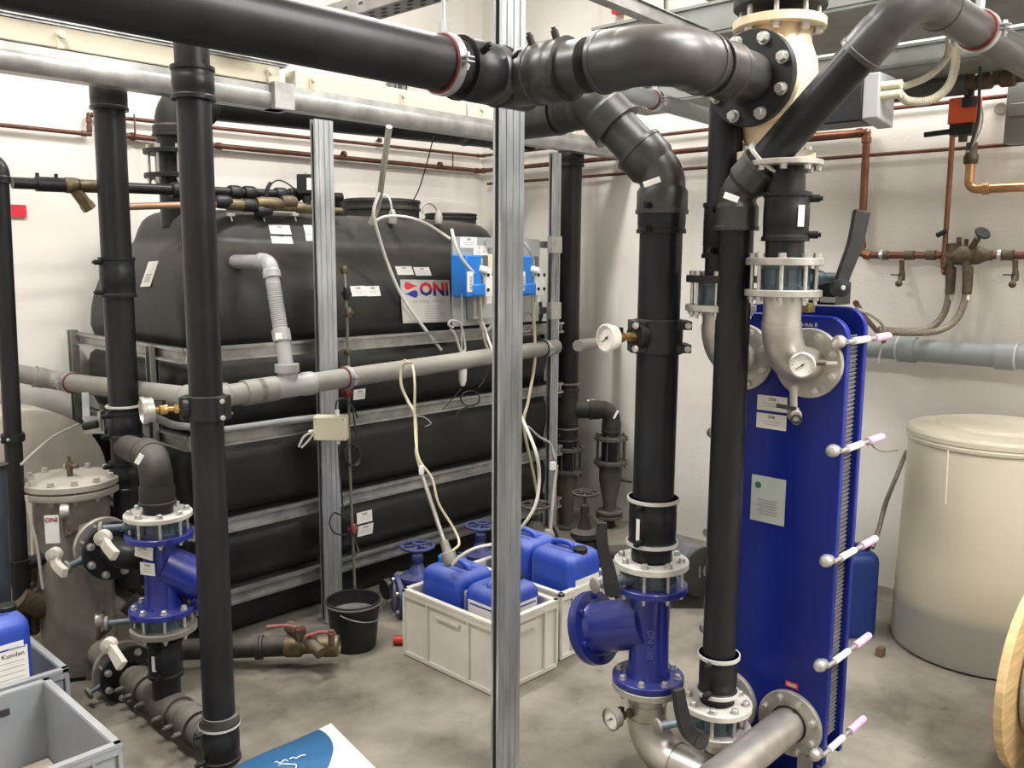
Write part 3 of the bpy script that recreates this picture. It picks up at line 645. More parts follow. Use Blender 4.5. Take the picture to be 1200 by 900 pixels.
np_ = sticker(hx, aX(900, 586, XH), -Y_, Z_, .122, .155, 6, None, mat('engraved_rating_plate', (.42, .46, .44), .5, var=.08))
MB().lathe([(.011, 0), (.011, .001)], aX(889, 568, XH) - X_ * .0025, -X_, 20).build('round_emblem', mat('dark_green_print', (.01, .12, .10), .5, var=0), np_)
rl = MB().box(aX(928, 803, XH) - X_ * .001, .002, .045, .020).build('red_label', mat('red_label_print', (.45, .02, .03), .5, var=.05), hx); 
b = MB()
for k in (-1, 1): b.box(aX(928, 803, XH) - X_ * .0025 + Z_ * k * .003, .0008, .034, .0025)
b.build('print', PAPER, rl)
jb = thing('junction_box', 'black electrical box with white labels on top of the blue exchanger', 'box', (2.86, 1.30, 1.69))
MB().box(V((2.86, 1.31, 1.70)), .12, .17, .075).build('housing', BLACK, jb, bevel=.004)
sticker(jb, V((2.799, 1.325, 1.695)), -Y_, Z_, .09, .035, 2, None); sticker(jb, V((2.799, 1.25, 1.68)), -Y_, Z_, .05, .018, 0, None, GREYB)
tag(MB().box(V((2.74, 1.30, 1.655)), .05, .05, .03).build('mounting_block', BRASSB), 'small brass block under the black box on the exchanger top', 'block')
# ------------------------------------------------------------------ upper right steel elbow with gauge, drain
ue = thing('steel_elbow_pipe', 'stainless elbow pipe bolted to the upper right port with a gauge on it', 'pipe', (XH - .1, hy, 1.42))
ux = XH - .205
_, p0, p1 = elbow(ue, V((ux, hy, 1.487)), -Z_, X_, .055, .14, STEEL, sock=0)
pipe(ue, p1, V((XH - .002, hy, 1.487)), .055, STEEL); pipe(ue, V((ux, hy, 1.70)), p0, .055, STEEL)
MB().lathe([(.0575, 0), (.0575, .004)], V((ux, hy, 1.61)), Z_, 28).build('weld_seam', STEELF, ue)
flange(ue, V((ux, hy, 1.70)), Z_, .11, .02, .05, STEELF)
g2 = at(941, 426, 2.57); gauge('steel pressure gauge facing the camera on the upper right steel elbow', V((ux + .03, hy - .05, 1.475)), (g2 - V((ux + .03, hy - .05, 1.475))), .06, (-VH - RH * .35 + Z_ * .05), .036, cen=None, ball=False)
t = thing('gauge_cock', 'small brass cock with a steel pin beside the gauge on the steel elbow', 'valve', at(965, 425, 2.6)); a_ = at(955, 425, 2.62)
MB().cyl(a_, a_ + RH * .03, .009, 10).build('cock_body', BRASSD, t); MB().bar(a_ + RH * .02, a_ + RH * .065, .012, .008).build('pin_handle', ZINC, t)
t = thing('drain_valve', 'small drain cock with black lever hanging under the upper steel elbow', 'valve', at(931, 492, 2.6)); a_ = at(930, 452, 2.60); b_ = at(930, 478, 2.60)
MB().cyl(a_, b_, .011, 12).cyl(b_, b_ - Z_ * .03, .016, 12).lathe([(.018, 0), (.020, .02), (.014, .03)], b_ - Z_ * .02, -VH, 14).build('cock_body', STEELD, t)
MB().bar(b_ - VH * .02, b_ - VH * .02 - RH * .055 + Z_ * .01, .01, .012).build('lever', BLACK, t); MB().tube([b_ - Z_ * .03 - VH * .03 + RH * (.014 * math.cos(k)) + Z_ * (.014 * math.sin(k)) for k in [i * PI / 6 for i in range(13)]], .003, 8).build('cap_ring', BLACK, t)
butterfly('butterfly valve above the upper right port with a long black lever raised to the right', V((ux, hy, 1.755)), Z_, .11, .07, .020, (RH * 1 - VH * .05), [at(984, 337, 2.54), at(990, 318, 2.54), at(1002, 285, 2.54), at(1010, 247, 2.54)], (.034, .046), -VH, neck_len=.05)
vr = thing('riser_pipe', 'black pipe between the cream valve and the valve over the upper right port', 'pipe', (ux, hy, 1.79))
flange(vr, V((ux, hy, 1.79)), Z_, .11, .022, .05, STEELF)
topz = 2.085
pipe(vr, V((ux, hy, 1.79)), V((ux + .02, hy + .02, topz)), .055)
coupling(vr, V((ux + .003, hy + .003, 1.86)), Z_, .14, .056, PE, kd=RH - VH * .3)
sticker(vr, V((ux, hy, 1.93)) - VH * .062 + RH * .022, RH, Z_, .018, .06, 0, None)
flange(vr, V((ux + .02, hy + .02, topz - .01)), Z_, .105, .016, .05, STEELF); 
MB().lathe([(.055, 0), (.07, .03), (.095, .05), (.1, .053)], V((vx - .03, vy - .04, topz - .03 + .02)), Z_, 28).build('reducer', STEELF, vr)
bolts(vr, V((ux + .02, hy + .02, topz - .01)), -Z_, .088, 8, .010)
# left upper port: elbow, valve, pipe
ul = thing('steel_elbow_pipe', 'stainless elbow pipe bolted to the upper left port behind the front riser', 'pipe', (XH - .1, hyl, 1.42))
lx = XH - .16
_, p0, p1 = elbow(ul, V((lx, hyl, 1.487)), -Z_, X_, .055, .115, STEEL, sock=0)
pipe(ul, p1, V((XH - .002, hyl, 1.487)), .055, STEEL); pipe(ul, V((lx, hyl, 1.66)), p0, .055, STEEL)
flange(ul, V((lx, hyl, 1.645)), Z_, .11, .02, .05, STEELF)
butterfly('butterfly valve above the upper left port, half hidden by the front riser', V((lx, hyl, 1.70)), Z_, .11, .07, .020, VH * 1 + RH * .2, None)
vl = thing('riser_pipe', 'black riser with a ribbed coupling running up between the two front risers', 'pipe', (lx, hyl, 1.73))
flange(vl, V((lx, hyl, 1.735)), Z_, .11, .022, .05, FLB)
pipe(vl, V((lx, hyl, 1.735)), V((lx + .02, hyl + .02, 2.42)), .053)
coupling(vl, V((lx, hyl, 1.81)), Z_, .17, .053, PE, k=1.16)
b = MB()
for k in range(12): b.lathe([(.0625, 0), (.0635, .002), (.0625, .004)], V((lx, hyl, 1.85 + k * .009)), Z_, 28)
b.build('ribbing', PE, vl)
# ------------------------------------------------------------------ front riser (860) : diagonal, elbow, valve at the floor
fx, fy = 2.45, 1.392; fr = .0525
fr_ = thing('riser_pipe', 'slimmer black riser standing in front of the blue exchanger and bending up to the right', 'pipe', (fx, fy, .5))
kz = 1.99
cor = V((fx, fy, 2.005)); tp = aX(1072, -9, fx); dg = (tp - cor).normalized()
pipe(fr_, V((fx, fy, .38)), V((fx, fy, 1.93)), fr)
elbow(fr_, cor, Z_, dg, fr, .065, PET, sock=.085, sr=1.22)
pipe(fr_, cor + dg * .08, tp - dg * .08, fr)
MB().lathe([(fr, 0), (fr * 1.28, 0), (fr * 1.28, .008), (fr, .008)], cor + dg * .128, dg, 28).build('collar', RIM, fr_)
elbow(fr_, tp, dg, X_, fr, .10, PET, sock=.095, sr=1.13)
pipe(fr_, tp + X_ * .1, tp + X_ * 2.4, fr, PET)
coupling(fr_, V((fx, fy, .545)), -Z_, .135, fr, PE, rims=RIM)
sticker(fr_, at(857, 231, 2.60), (RH - Z_ * .35).normalized(), Z_, .045, .018, 1, None)
clamp('clamp with red rubber on the grey-black pipe at the top right corner', tp + X_ * .52, X_, fr, V((tp.x + .52, tp.y, ZC - .01)))
flange(fr_, V((fx, fy, .361)), Z_, .113, .020, fr * 1.05, FLG)
butterfly('butterfly valve with a black lever under the slim front riser', V((fx, fy, .330)), Z_, .113, .062, .020, (-RH * .95 - VH * .35), [at(820, 868, 2.68), at(806, 856, 2.66), at(799, 835, 2.66), at(794, 807, 2.66)], (.05, .036), VH * .9 - RH * .4)
ll = thing('steel_elbow_pipe', 'stainless pipe from the front valve to the lower left port', 'pipe', (fx, fy, .26))
flange(ll, V((fx, fy, .277)), Z_, .113, .022, .05, STEELF)
_, p0, p1 = elbow(ll, V((fx, fy, .200)), -Z_, (V((XH, hyl, .285)) - V((fx, fy, .200))).normalized(), .052, .06, STEEL, sock=0)
pipe(ll, V((fx, fy, .285)), p0, .052, STEEL); pipe(ll, p1, V((XH, hyl, .285)), .052, STEEL)
lr_ = thing('steel_pipe', 'stainless pipe from the lower right port running out at the bottom of the picture', 'pipe', (2.3, hy, .22))
pipe(lr_, V((XH, hy, .285)), V((1.75, hy, .285)), .057, STEEL)
MB().lathe([(.062, 0), (.062, .004)], V((XH - .024, hy, .285)), X_, 30).build('gasket_ring', BLACK, lr_)
elbow(lr_, V((1.70, hy, .285)), -X_, -Z_, .057, .08, STEEL, sock=0); pipe(lr_, V((1.70, hy, .21)), V((1.70, hy, 0)), .057, STEEL)
# ------------------------------------------------------------------ left group: risers, strainer, vessel
GX = 1.42
r2 = thing('riser_pipe', 'straight black riser with a steel gauge, second from the left, ending in the floor pipe', 'pipe', (GX, 2.78, 0))
rt_, rb_ = at(225, 70, 2.87), V((1.435, 2.775, .14))
dv = (rt_ - rb_).normalized(); ax2 = lambda z: rb_ + dv * ((z - rb_.z) / dv.z)
pipe(r2, rb_, ax2(ZC), .055)
coupling(r2, ax2(2.41), -dv, .105, .055, PE, k=1.2, knobs=False)
coupling(r2, ax2(.175), -dv, .14, .055, PE, rims=None, k=1.2); MB().lathe([(.066, 0), (.071, 0), (.071, .008), (.066, .008)], ax2(.165), dv, 28).build('collar', RIM, r2)
z0 = 1.30; c0 = ax2(z0)
sd = MB().lathe([(.055, 0), (.064, .001), (.064, .085), (.055, .086)], c0 - Z_ * .043, Z_, 28); ls2 = (-RH * .9 - VH * .35).normalized(); sd.lathe([(.04, 0), (.038, .022), (.024, .024)], c0 + ls2 * .054, ls2, 20)
for s in (-1, 1): sd.box(c0 + RH * s * .062 - VH * .01, .03, .07, .080, (RH, VH, Z_))
sdo = sd.build('tapping_saddle', BLACK, r2, bevel=.003)
for h in (-1, 1): bolts(sdo, c0 + RH * .07 + Z_ * h * .028 - VH * .045, -VH, 0, 1, .007, .08, ZINC, True)
gauge('steel pressure gauge screwed into the saddle of the second black riser', c0 + ls2 * .075, ls2, .115, (ls2 * .85 - VH * .2 - Z_ * .05), .044, mstem=BRASSB)
r3 = thing('riser_pipe', 'tall black riser left of the tank with couplings, behind the steel rail', 'pipe', (1.6, 3.8, .6))
a3, b3 = at(127, 110, 3.72), at(151, 600, 3.95)
d3 = (a3 - b3).normalized(); ax3 = lambda z: b3 + d3 * ((z - b3.z) / d3.z)
pipe(r3, ax3(.35), ax3(ZC), .062)
zz3 = lambda v: at(127 + (v - 110) * .049, v, 3.72 + (v - 110) * .0005).z
coupling(r3, ax3(zz3(129)), d3, .13, .062, k=1.18, knobs=False)
coupling(r3, ax3(zz3(348)), d3, .17, .062, k=1.14)
coupling(r3, ax3(zz3(512)), d3, .12, .062, k=1.14, rims=None); MB().lathe([(.07, 0), (.076, 0), (.076, .008), (.07, .008)], ax3(zz3(476)), d3, 28).build('collar', RIM, r3)
coupling(r3, ax3(zz3(572)), d3, .13, .062, k=1.14)
# branch elbow to the left strainer
sx, sy = 1.43, 3.17
ls_ = thing('branch_pipe', 'black elbow pipe dropping onto the small blue strainer', 'pipe', (sx, sy, .86))
et = V((sx, sy, 1.065)); bz = ax3(.975); bd_ = (et - bz).normalized()
pipe(ls_, bz, et - bd_ * .05, .055, PED)
elbow(ls_, et, bd_, -Z_, .056, .085, PED, sock=.075)
pipe(ls_, et - Z_ * .1, V((sx, sy, .845)), .054, PE)
sticker(ls_, at(163, 538, 3.06), (RH * .5 + Z_ * .8), -RH + Z_ * .5, .04, .018, 0, None)
flange(ls_, V((sx, sy, .843)), Z_, .122, .018, .055, FLG)
butterfly('butterfly valve on top of the small blue strainer with a dusty beige-grey lever', V((sx, sy, .814)), Z_, .122, .058, .018, (-RH * .95 - VH * .3), [at(121, 630, 2.98), at(125, 640, 2.95), at(135, 652, 2.92)], (.03, .036), -VH, lever_mat=LID, neck_len=.07)
sl = (X_ * .75 - Y_ * .25 - Z_ * .5).normalized()
strainer('small blue cast Y-strainer with paper stickers left of the second riser', sx, sy, .785, .475, .062, .122, sl, .19, .078, .108, False, -VH)
st = [o for o in bpy.data.objects if o.name.startswith('strainer') and o.parent is None][-1]
sticker(st, V((sx, sy, .725)) + (-VH * .93 - RH * .6).normalized() * .067, (RH * .9 - VH * .35 - Z_ * .1), Z_, .085, .050, 2, 'ONI'); sticker(st, V((sx, sy, .662)) + (-VH * .95 - RH * .35).normalized() * .067, (RH * .95 - VH * .3), Z_, .065, .048, 2, 'ONI')
butterfly('butterfly valve under the small blue strainer with a dusty beige-grey lever', V((sx, sy, .449)), Z_, .122, .052, .022, (-RH * .95 - VH * .3), [at(128, 756, 3.06), at(134, 766, 3.03), at(143, 781, 3.0)], (.03, .04), -VH, lever_mat=LID, neck_len=.07)
PED_ = PED; PED = PEDD
gp = thing('floor_pipe', 'dusty black pipe running along the floor from the filter vessel to the second riser', 'pipe', (sx, 3.1, .05))
flange(gp, V((sx, sy, .401)), Z_, .122, .022, .055, STEELD)
pipe(gp, V((sx, sy, .39)), V((sx, sy, .12)), .052)
coupling(gp, V((sx, sy, .365)), -Z_, .145, .054, kd=-VH)
sticker(gp, V((sx, sy, .29)) + (-VH * .95 - RH * .3).normalized() * .064, Z_, RH, .06, .016, 0, None)
zg = .095
pipe(gp, V((sx, 3.48, zg)), V((sx, 2.86, zg)), .055, PED)
elbow(gp, V((sx + .012, 2.775, zg)), -Y_, Z_, .055, .062, PED, sock=.05)
coupling(gp, V((sx, 3.44, zg)), -Y_, .11, .055, PED, kd=-X_); coupling(gp, V((sx, 3.27, zg)), -Y_, .20, .055, PED, kd=-X_); coupling(gp, V((sx, 3.02, zg)), -Y_, .10, .055, PED, kd=-X_)
flange(gp, V((sx, 3.505, zg + .01)), Y_, .115, .02, .05, FLB, nb=8, br=.012, bs=-1)
PED = PED_
# filter vessel
ve = thing('filter_vessel', 'dusty grey cylindrical filter vessel with a bolted beige lid at the left', 'vessel', (1.40, 3.92, 0))
vc = at(82, 560, 3.82); vX, vY = vc.x, vc.y
MB().lathe([(.145, .02), (.15, .06), (.15, .80)], V((vX, vY, 0)), Z_, 40).build('shell', STEELD, ve)
for k in range(3):
    a = k * 2.1 + .4; MB().box(V((vX + .13 * math.cos(a), vY + .13 * math.sin(a), .035)), .04, .04, .07).build('foot', STEELD, ve)
MB().lathe([(.15, 0), (.193, 0), (.195, .003), (.195, .026), (.15, .028)], V((vX, vY, .80)), Z_, 44, closed=False).build('shell_flange', LID, ve)
MB().lathe([(.19, 0), (.194, .003), (.195, .025), (.190, .03), (.10, .034)], V((vX, vY, .834)), Z_, 44).build('lid', LID, ve)
bolts(ve, V((vX, vY, .866)), Z_, .172, 12, .013, .06, LID, True)
b = MB().cyl(V((vX, vY, .866)), V((vX, vY, .93)), .012, 12).lathe([(.016, 0), (.017, .02), (.012, .03)], V((vX, vY, .90)), Z_, 10).cyl(V((vX, vY, .915)), V((vX, vY, .915)) + RH * .045 - VH * .02, .009, 10).cyl(V((vX, vY, .93)), V((vX, vY, .955)), .007, 8); b.build('vent_valve', BRASSD, ve)
for i, (u, v) in enumerate(((130, 645), (140, 793))):
    p = aX(u, v, sx - .01) if i == 0 else V((sx, 3.53, zg + .01)); p.y = 3.56 if i == 0 else 3.53
    if i == 0: p = V((sx + .0, 3.60, .74)); p = aY(128, 643, 3.56); 
    q = V((p.x, vY, p.z)); R = .118
    pipe(ve, q, p + Y_ * .05, .06, STEELD, 'nozzle')
    flange(ve, p + Y_ * .045, Y_, R, .022, .05, STEELF, 'nozzle_flange')
    if i == 0:
        v1 = thing('blind_pipe', 'black flange and pipe stub on the upper nozzle of the filter vessel', 'flange', p); flange(v1, p - Y_ * .02, -Y_, R, .022, .05, FLB, nb=8, br=.013); 
        elbow(v1, V((p.x, 3.42, p.z)), -Y_, Z_ * -.2 + X_, .052, .07, PE, sock=.03); pipe(v1, V((p.x + .1, 3.42, p.z - .02)), V((ax3(p.z).x, 3.7, p.z - .03)), .05)
    if i == 0: butterfly('butterfly valve on the upper nozzle of the filter vessel with a dusty beige-grey lever', p + Y_ * .012, -Y_, R, .06, .022, (-X_ * 1 - Z_ * .25), [at(64, 650, 3.22), at(66, 662, 3.2), at(76, 672, 3.16)], (.03, .036), -VH, lever_mat=LID, neck_len=.04)
    else: butterfly('butterfly valve on the lower nozzle of the filter vessel with its neck towards the crates', p + Y_ * .022, -Y_, R, .04, .02, (-X_ * 1 - Z_ * .3), None, neck_len=.03)
for nm, (u, v, u2, v2, D) in (('round dusty gauge on the upper part of the filter vessel', (74, 600, 78, 628, 3.62)), ('round dusty gauge on the lower part of the filter vessel', (115, 727, 115, 748, 3.62))):
    t = thing('pressure_gauge', nm, 'gauge', at(u2, v2, D)); c = at(u, v, D); fd = (-RH * .95 - VH * .35)
    MB().lathe([(.028, -.022), (.032, -.01), (.033, .008), (.028, .012), (.026, .006)], c, fd.normalized(), 26, c1=False).build('case', STEEL, t); MB().lathe([(.028, 0), (.028, .006)], c, fd.normalized(), 24).build('dial', INKG, t)
    MB().cyl(c - Z_ * .03, at(u2, v2, D), .007, 10).cyl(at(u2, v2, D), at(u2, v2, D) + VH * .10, .011, 10).build('stem', BRASSD, t)
MB_ = MB().prism([(0, 0), (.052, 0), (.052, .115), (0, .115)], at(54, 637, 3.58), (RH + VH * .2).normalized(), Z_, -VH, .004); lb = MB_.build('sticker', PAPER, ve); text('ONI', .026, at(54, 637, 3.58) + RH * .026 + VH * .005 + Z_ * .097 - VH * .006, (RH + VH * .2), Z_, ONIM, lb, bold=.03)
tag(MB().lathe([(.36, 0), (.37, .01), (.37, .30)], V((1.44, 4.58, .70)), Y_, 48).lathe([(.345, -.006), (.37, -.002), (.37, .004)], V((1.44, 4.58, .70)), Y_, 48).lathe([(.15, 0), (.15, .004)], V((1.44, 4.572, .70)), Y_, 32).box(V((1.44, 4.75, .18)), .5, .2, .36).build('round_drum', mat('beige_drum_paint', (.38, .35, .30), .6, var=.12, dust=.2, dustcol=(.45, .42, .36))), 'beige round drum standing on its side behind the filter vessel', 'drum')
# leftmost thin riser
a1, b1 = at(-1, 205, 3.5), at(24, 690, 3.72); d1 = (a1 - b1).normalized()
t = thing('riser_pipe', 'thin black riser at the left edge of the picture', 'pipe', b1)
pipe(t, b1 - d1 * .2, a1, .034); MB().lathe([(.040, 0), (.041, .10)], b1 + d1 * .02, d1, 20).lathe([(.047, 0), (.047, .008)], b1 + d1 * .12, d1, 20).build('coupling', PE, t); elbow(t, a1 + d1 * .05, d1, -RH * .6 + VH * .2, .036, .05, PE, sock=.03)
clamp('black pipe clamp on the thin riser at the left edge', a1 + (b1 - a1) * .62, d1, .035, m=BLACK, inlay=BLACK, topdir=RH)
t = thing('stub_pipe', 'short dark upright pipe at the far left edge behind the grey crates', 'pipe', at(4, 700, 3.4)); pipe(t, V((at(-4, 700, 3.4).x, at(-4, 700, 3.4).y, .0)), at(-4, 548, 3.3), .032, mat('dark_blue_grey_pipe', (.03, .035, .045), .5, var=.2)); MB().lathe([(.04, 0), (.04, .012)], at(-4, 548, 3.3), Z_, 20).build('cap', BLACK, t)
t = thing('floor_fittings', 'brown corroded brass fittings on the floor behind the blue canister', 'fitting', at(35, 705, 3.75)); MB().cyl(at(30, 660, 3.78), at(62, 700, 3.9), .03, 14).build('valve_stem', BRASSD, t); MB().cyl(at(20, 700, 3.7), at(50, 712, 3.8), .05, 16).build('valve_body', BRASSD, t); MB().cyl(at(35, 690, 3.75), at(38, 740, 3.85), .03, 14).build('pipe_stub', BRASSD, t)
MB().cyl(at(10, 668, 3.7), at(58, 652, 3.75), .028, 14).build('pipe', PE, t)
for (u, v) in ((30, 560), (60, 560)): pass
# conduit rods behind the vessel
t = thing('conduit', 'pale upright conduit strip beside the filter vessel', 'conduit', at(42, 700, 4.0)); MB().bar(at(39, 560, 4.0), at(44, 740, 4.1), .03, .03).build('strip', BEIGE, t); MB().bar(at(46, 580, 4.0), at(52, 740, 4.1), .022, .03).build('strip', BEIGE, t)
cable('capillary_cable', [at(24, 545, 3.6), at(40, 530, 3.65), at(62, 512, 3.8), at(92, 497, 4.0)], .006, CABG, 'thin grey hose rising to the metal bracket on the tank end')
cable('capillary_cable', [at(30, 580, 3.6), at(36, 612, 3.6), at(43, 640, 3.6), at(50, 690, 3.6)], .006, CABG, 'thin grey hose hanging down beside the filter vessel')
t = thing('sensor_bracket', 'small metal bracket with cut black plug on the left end of the tank', 'bracket', at(108, 505, 4.0)); MB().box(at(110, 498, 4.0), .09, .004, .08, (RH, VH, Z_)).box(at(119, 493, 4.0), .012, .05, .09, (RH, VH, Z_)).build('plate', ZINC, t); MB().cyl(at(98, 500, 3.96), at(114, 497, 3.96), .018, 12).build('plug', BLACK, t); MB().bar(at(100, 460, 4.02), at(101, 492, 4.0), .03, .012).build('strap', GALV, t)
# ------------------------------------------------------------------ grey PVC run around the tank
PZ = 1.235; rp = .046
C0 = aY(236, 468, 3.35); pr = thing('overflow_pipe', 'long grey plastic pipe running along the front of the black tank', 'pipe', (3, 3.53, 1.1))
E1 = aY(640, 408, 3.53); ed = (E1 - C0).normalized(); end = aX(728, 399, XW); 
pipe(pr, C0 + ed * .1, E1 + ed * .10, rp, PVC)
L1 = aX(72, 447, C0.x); ld = (C0 - L1).normalized()
elbow(pr, C0, ld, ed, rp, .06, PVC, sock=.05); pipe(pr, L1, C0 - ld * .1, rp, PVC)
L0 = aY(-20, 430, L1.y + .02); ld0 = (L1 - L0).normalized()
elbow(pr, L1, ld0, ld, rp, .08, PVC, sock=.055); pipe(pr, L0, L1 - ld0 * .1, rp, PVC)
for u, v in ((130, 462), (300, 457), (285, 460)):
    c = on_line(C0, ed, u) if u > 200 else None
    if c: MB().lathe([(rp, 0), (rp * 1.18, 0), (rp * 1.18, .09), (rp, .09)], c, ed, 24).build('socket', PVC, pr)
tc_ = on_line(C0, ed, 337)
MB().lathe([(rp, -.1), (rp * 1.16, -.1), (rp * 1.16, -.06), (rp * 1.08, -.055), (rp * 1.08, .08), (rp * 1.16, .085), (rp * 1.16, .13), (rp, .13)], tc_, ed, 26).cyl(tc_, tc_ + Z_ * .07, rp * .95, 24).lathe([(rp * 1.15, 0), (rp * 1.15, .035)], tc_ + Z_ * .065, Z_, 24).build('tee', PVCL, pr)
for u, v in ((309, 459), (361, 449)): sticker(pr, on_line(C0, ed, u) - VH * rp * 1.2, RH, Z_, .03, .035, 0, None)
pipe(pr, at(677, 405, 5.5), at(735, 396, 6.3), .035, PVC)
clamp('steel clamp with red rubber on the grey pipe beside the front post of the tank', on_line(C0, ed, 406), ed, rp, None); clamp('steel clamp on the grey pipe near the far end of the tank', E1 - ed * .02, ed, rp, None, inlay=BLACK); clamp('clamp with red rubber on the grey pipe near the elbow at the left wall', L1 + ld * .14, ld, rp, None)
# overflow spout from the tank
h, n = hit(288, 310); o1 = aY(312, 306, 3.60)
sp = thing('overflow_spout', 'light grey ribbed elbow pipe from the tank front down into the grey pipe', 'pipe', tc_ + Z_ * .1)
hx0 = V((o1.x - .03, 3.80, o1.z)); o1 = aY(316, 307, 3.53); dn = (tc_ + Z_ * .07 - o1).normalized()
pd = -Y_
elbow(sp, o1, pd, dn, .033, .045, PVCL, sock=.04, sr=1.18); pipe(sp, o1 - pd * .30, o1 - pd * .06, .032, PVCL); pipe(sp, o1 + dn * .05, tc_ + Z_ * .07, .032, PVCL)
b = MB()
for k in range(26): b.lathe([(.032, 0), (.0345, .003), (.032, .006)], o1 + dn * (.11 + .0095 * k), -dn, 20)
b.build('rib', PVCL, sp, kind='stuff'); MB().lathe([(.033, 0), (.040, .003), (.040, .055), (.033, .058)], tc_ + Z_ * .07 - dn * .13, -dn, 24).build('socket', PVCL, sp)
sticker(sp, o1 - VH * .045 - Z_ * .055 + RH * .005, RH, Z_, .03, .03, 0, None); sticker(sp, tc_ + Z_ * .07 - dn * .16 - VH * .042, RH, Z_, .03, .03, 0, None)
# conduit along the tank into the junction box
jbx = aY(388, 501, 3.50)
cp_ = [aX(168, 482, 1.76), aX(200, 497, 1.76), V((1.79, 3.64, aX(215, 502, 1.76).z)), aY(250, 505, 3.665), aY(340, 493, 3.665), aY(376, 489, 3.57)]
tag(MB().tube(spline(cp_, 8), .017, 12).build('conduit', PVCL), 'pale round conduit running along the tank belt into the cream junction box', 'conduit')
jb = thing('junction_box', 'square cream junction box on the steel post in front of the tank', 'box', jbx - Z_ * .06)
MB().box(jbx, .155, .07, .115, (RH, VH, Z_)).build('housing', BOXC, jb, bevel=.004); MB().box(jbx - VH * .037, .15, .012, .11, (RH, VH, Z_)).build('cover', BOXC, jb, bevel=.003)
b = MB()
for s in (-1, 1):
    for h in (-1, 1): b.cyl(jbx - VH * .043 + RH * s * .066 + Z_ * h * .046, jbx - VH * .0445 + RH * s * .066 + Z_ * h * .046, .004, 8)
b.build('screw', INKG, jb)
MB().cyl(jbx - RH * .075 - Z_ * .02, jbx - RH * .105 - Z_ * .025, .012, 10).cyl(jbx + Z_ * .055 + RH * .03, jbx + Z_ * .085 + RH * .03, .011, 10).cyl(jbx - Z_ * .055 + RH * .03, jbx - Z_ * .08 + RH * .03, .011, 10).build('cable_gland', PAPER, jb)
j = lambda u, v, d=0: aY(u, v, 3.50 - d)
cable('cable', [j(366, 506), j(356, 512), j(350, 524)], .006, CABG, 'short grey cable end sticking out of the cream junction box'); cable('cable', [j(368, 508, .02), j(360, 518, .02), j(353, 525, .02)], .005, CABG, 'second short grey cable end under the cream junction box')
cable('cable', [j(396, 514), j(398, 550), j(401, 585), j(402, 604)], .004, CABB, 'black cable running down the steel post below the cream junction box')
cable('cable', [j(393, 482), j(395, 470), j(404, 467), j(414, 478), j(419, 490)], .004, CABB, 'black cable arching from the junction box to the level tube')
cable('cable', [j(405, 608), j(392, 601), j(386, 612), j(391, 624), j(402, 627), j(408, 626)], .004, CABB, 'black cable loop at the lower level sensor on the post')
cp2 = []
for k in range(30):
    a = k * .75; cp2.append(aY(413 + 9 * math.cos(a) * (1 - .1 * math.sin(k * 2.1)), 533 + 13 * math.sin(a + .3 * math.sin(k)), 3.62 - .01 * math.sin(k)))
cable('cable_coil', cp2, .0035, CABB, 'tangled coil of thin black cable beside the post below the junction box', n=6)
# level tube
lt = thing('level_tube', 'thin translucent level tube hanging in front of the tank beside the post', 'tube', aY(414, 700, 3.66))
P = [aY(403, 312, 3.70), aY(405, 345, 3.66), aY(408, 420, 3.66), aY(409, 520, 3.66), aY(412, 600, 3.66), aY(416, 698, 3.66)]
MB().tube(spline(P, 6), .008, 10).build('tube', CLEAR, lt)
for (u, v, hh, m) in ((403, 316, .04, BRASSD), (406, 344, .06, BLACK), (408, 366, .05, BRASSD), (407, 460, .05, RED), (414, 620, .05, REDH), (407, 412, .03, BRASSD)):
    c = aY(u, v, 3.65); MB().lathe([(.014, 0), (.018, hh * .3), (.018, hh * .7), (.013, hh)], c - Z_ * hh / 2, Z_, 12).box(c, .05, .02, .014, (RH, VH, Z_)).build('level_fitting', m, lt)
cable('cable', [aY(414, 625, 3.64), aY(418, 640, 3.62), aY(420, 646, 3.6), aY(414, 652, 3.6)], .004, CABB, 'short black sensor cable below the lower level sensor')
cable('cable', [aY(409, 470, 3.64), aY(413, 480, 3.62), aY(416, 500, 3.62), aY(419, 528, 3.62)], .004, CABB, 'thin black cable hanging down beside the level tube')
# ------------------------------------------------------------------ back wall / top of the tank pipework
yb = 4.30
FX_, FY_ = aY(666, 380, 3.78).x, 3.78
bp = thing('header_pipe', 'large black pipe behind the steel rail, from the tank top elbow to the far riser', 'pipe', (3, yb, 2.5))
te = V((2.12, yb, 2.575)); rb2 = .092
elbow(bp, te, Z_, X_, rb2, .13, PED, sock=.06, sr=1.16); pipe(bp, V((2.12, yb, 2.26)), V((2.12, yb, 2.49)), rb2)
xe = at(668, 175, 5.35); zrun = 2.635
pipe(bp, V((2.22, yb, 2.577)), V((FX_, yb, zrun)), rb2); 
coupling(bp, V((3.86, yb, zrun)), X_, .22, rb2, k=1.12); elbow(bp, V((FX_, yb, zrun)), X_, -Y_, rb2, .11, sock=.05); pipe(bp, V((FX_, yb - .1, zrun)), V((FX_, 3.88, zrun)), rb2); elbow(bp, V((FX_, FY_, zrun)), -Y_, -Z_, .08, .085, sock=.04)
flange(bp, V((2.12, yb, 2.30)), Z_, .155, .022, rb2, FLB)
pt = thing('tank_connection', 'black flanged pipe stub standing on the tank top below the big elbow', 'pipe', (2.12, yb, 1.95)); pipe(pt, V((2.12, yb, 1.95)), V((2.12, yb, 2.20)), rb2 * .95); flange(pt, V((2.12, yb, 2.185)), Z_, .155, .022, rb2, FLB)
MB().lathe([(.09, .207), (.09, .30)], V((2.12, yb, 2.0)), Z_, 24).build('valve_disc', BLACK, pt)
bolts(pt, V((2.12, yb, 2.322)), Z_, .128, 8, .014, .137, ZINC, True)
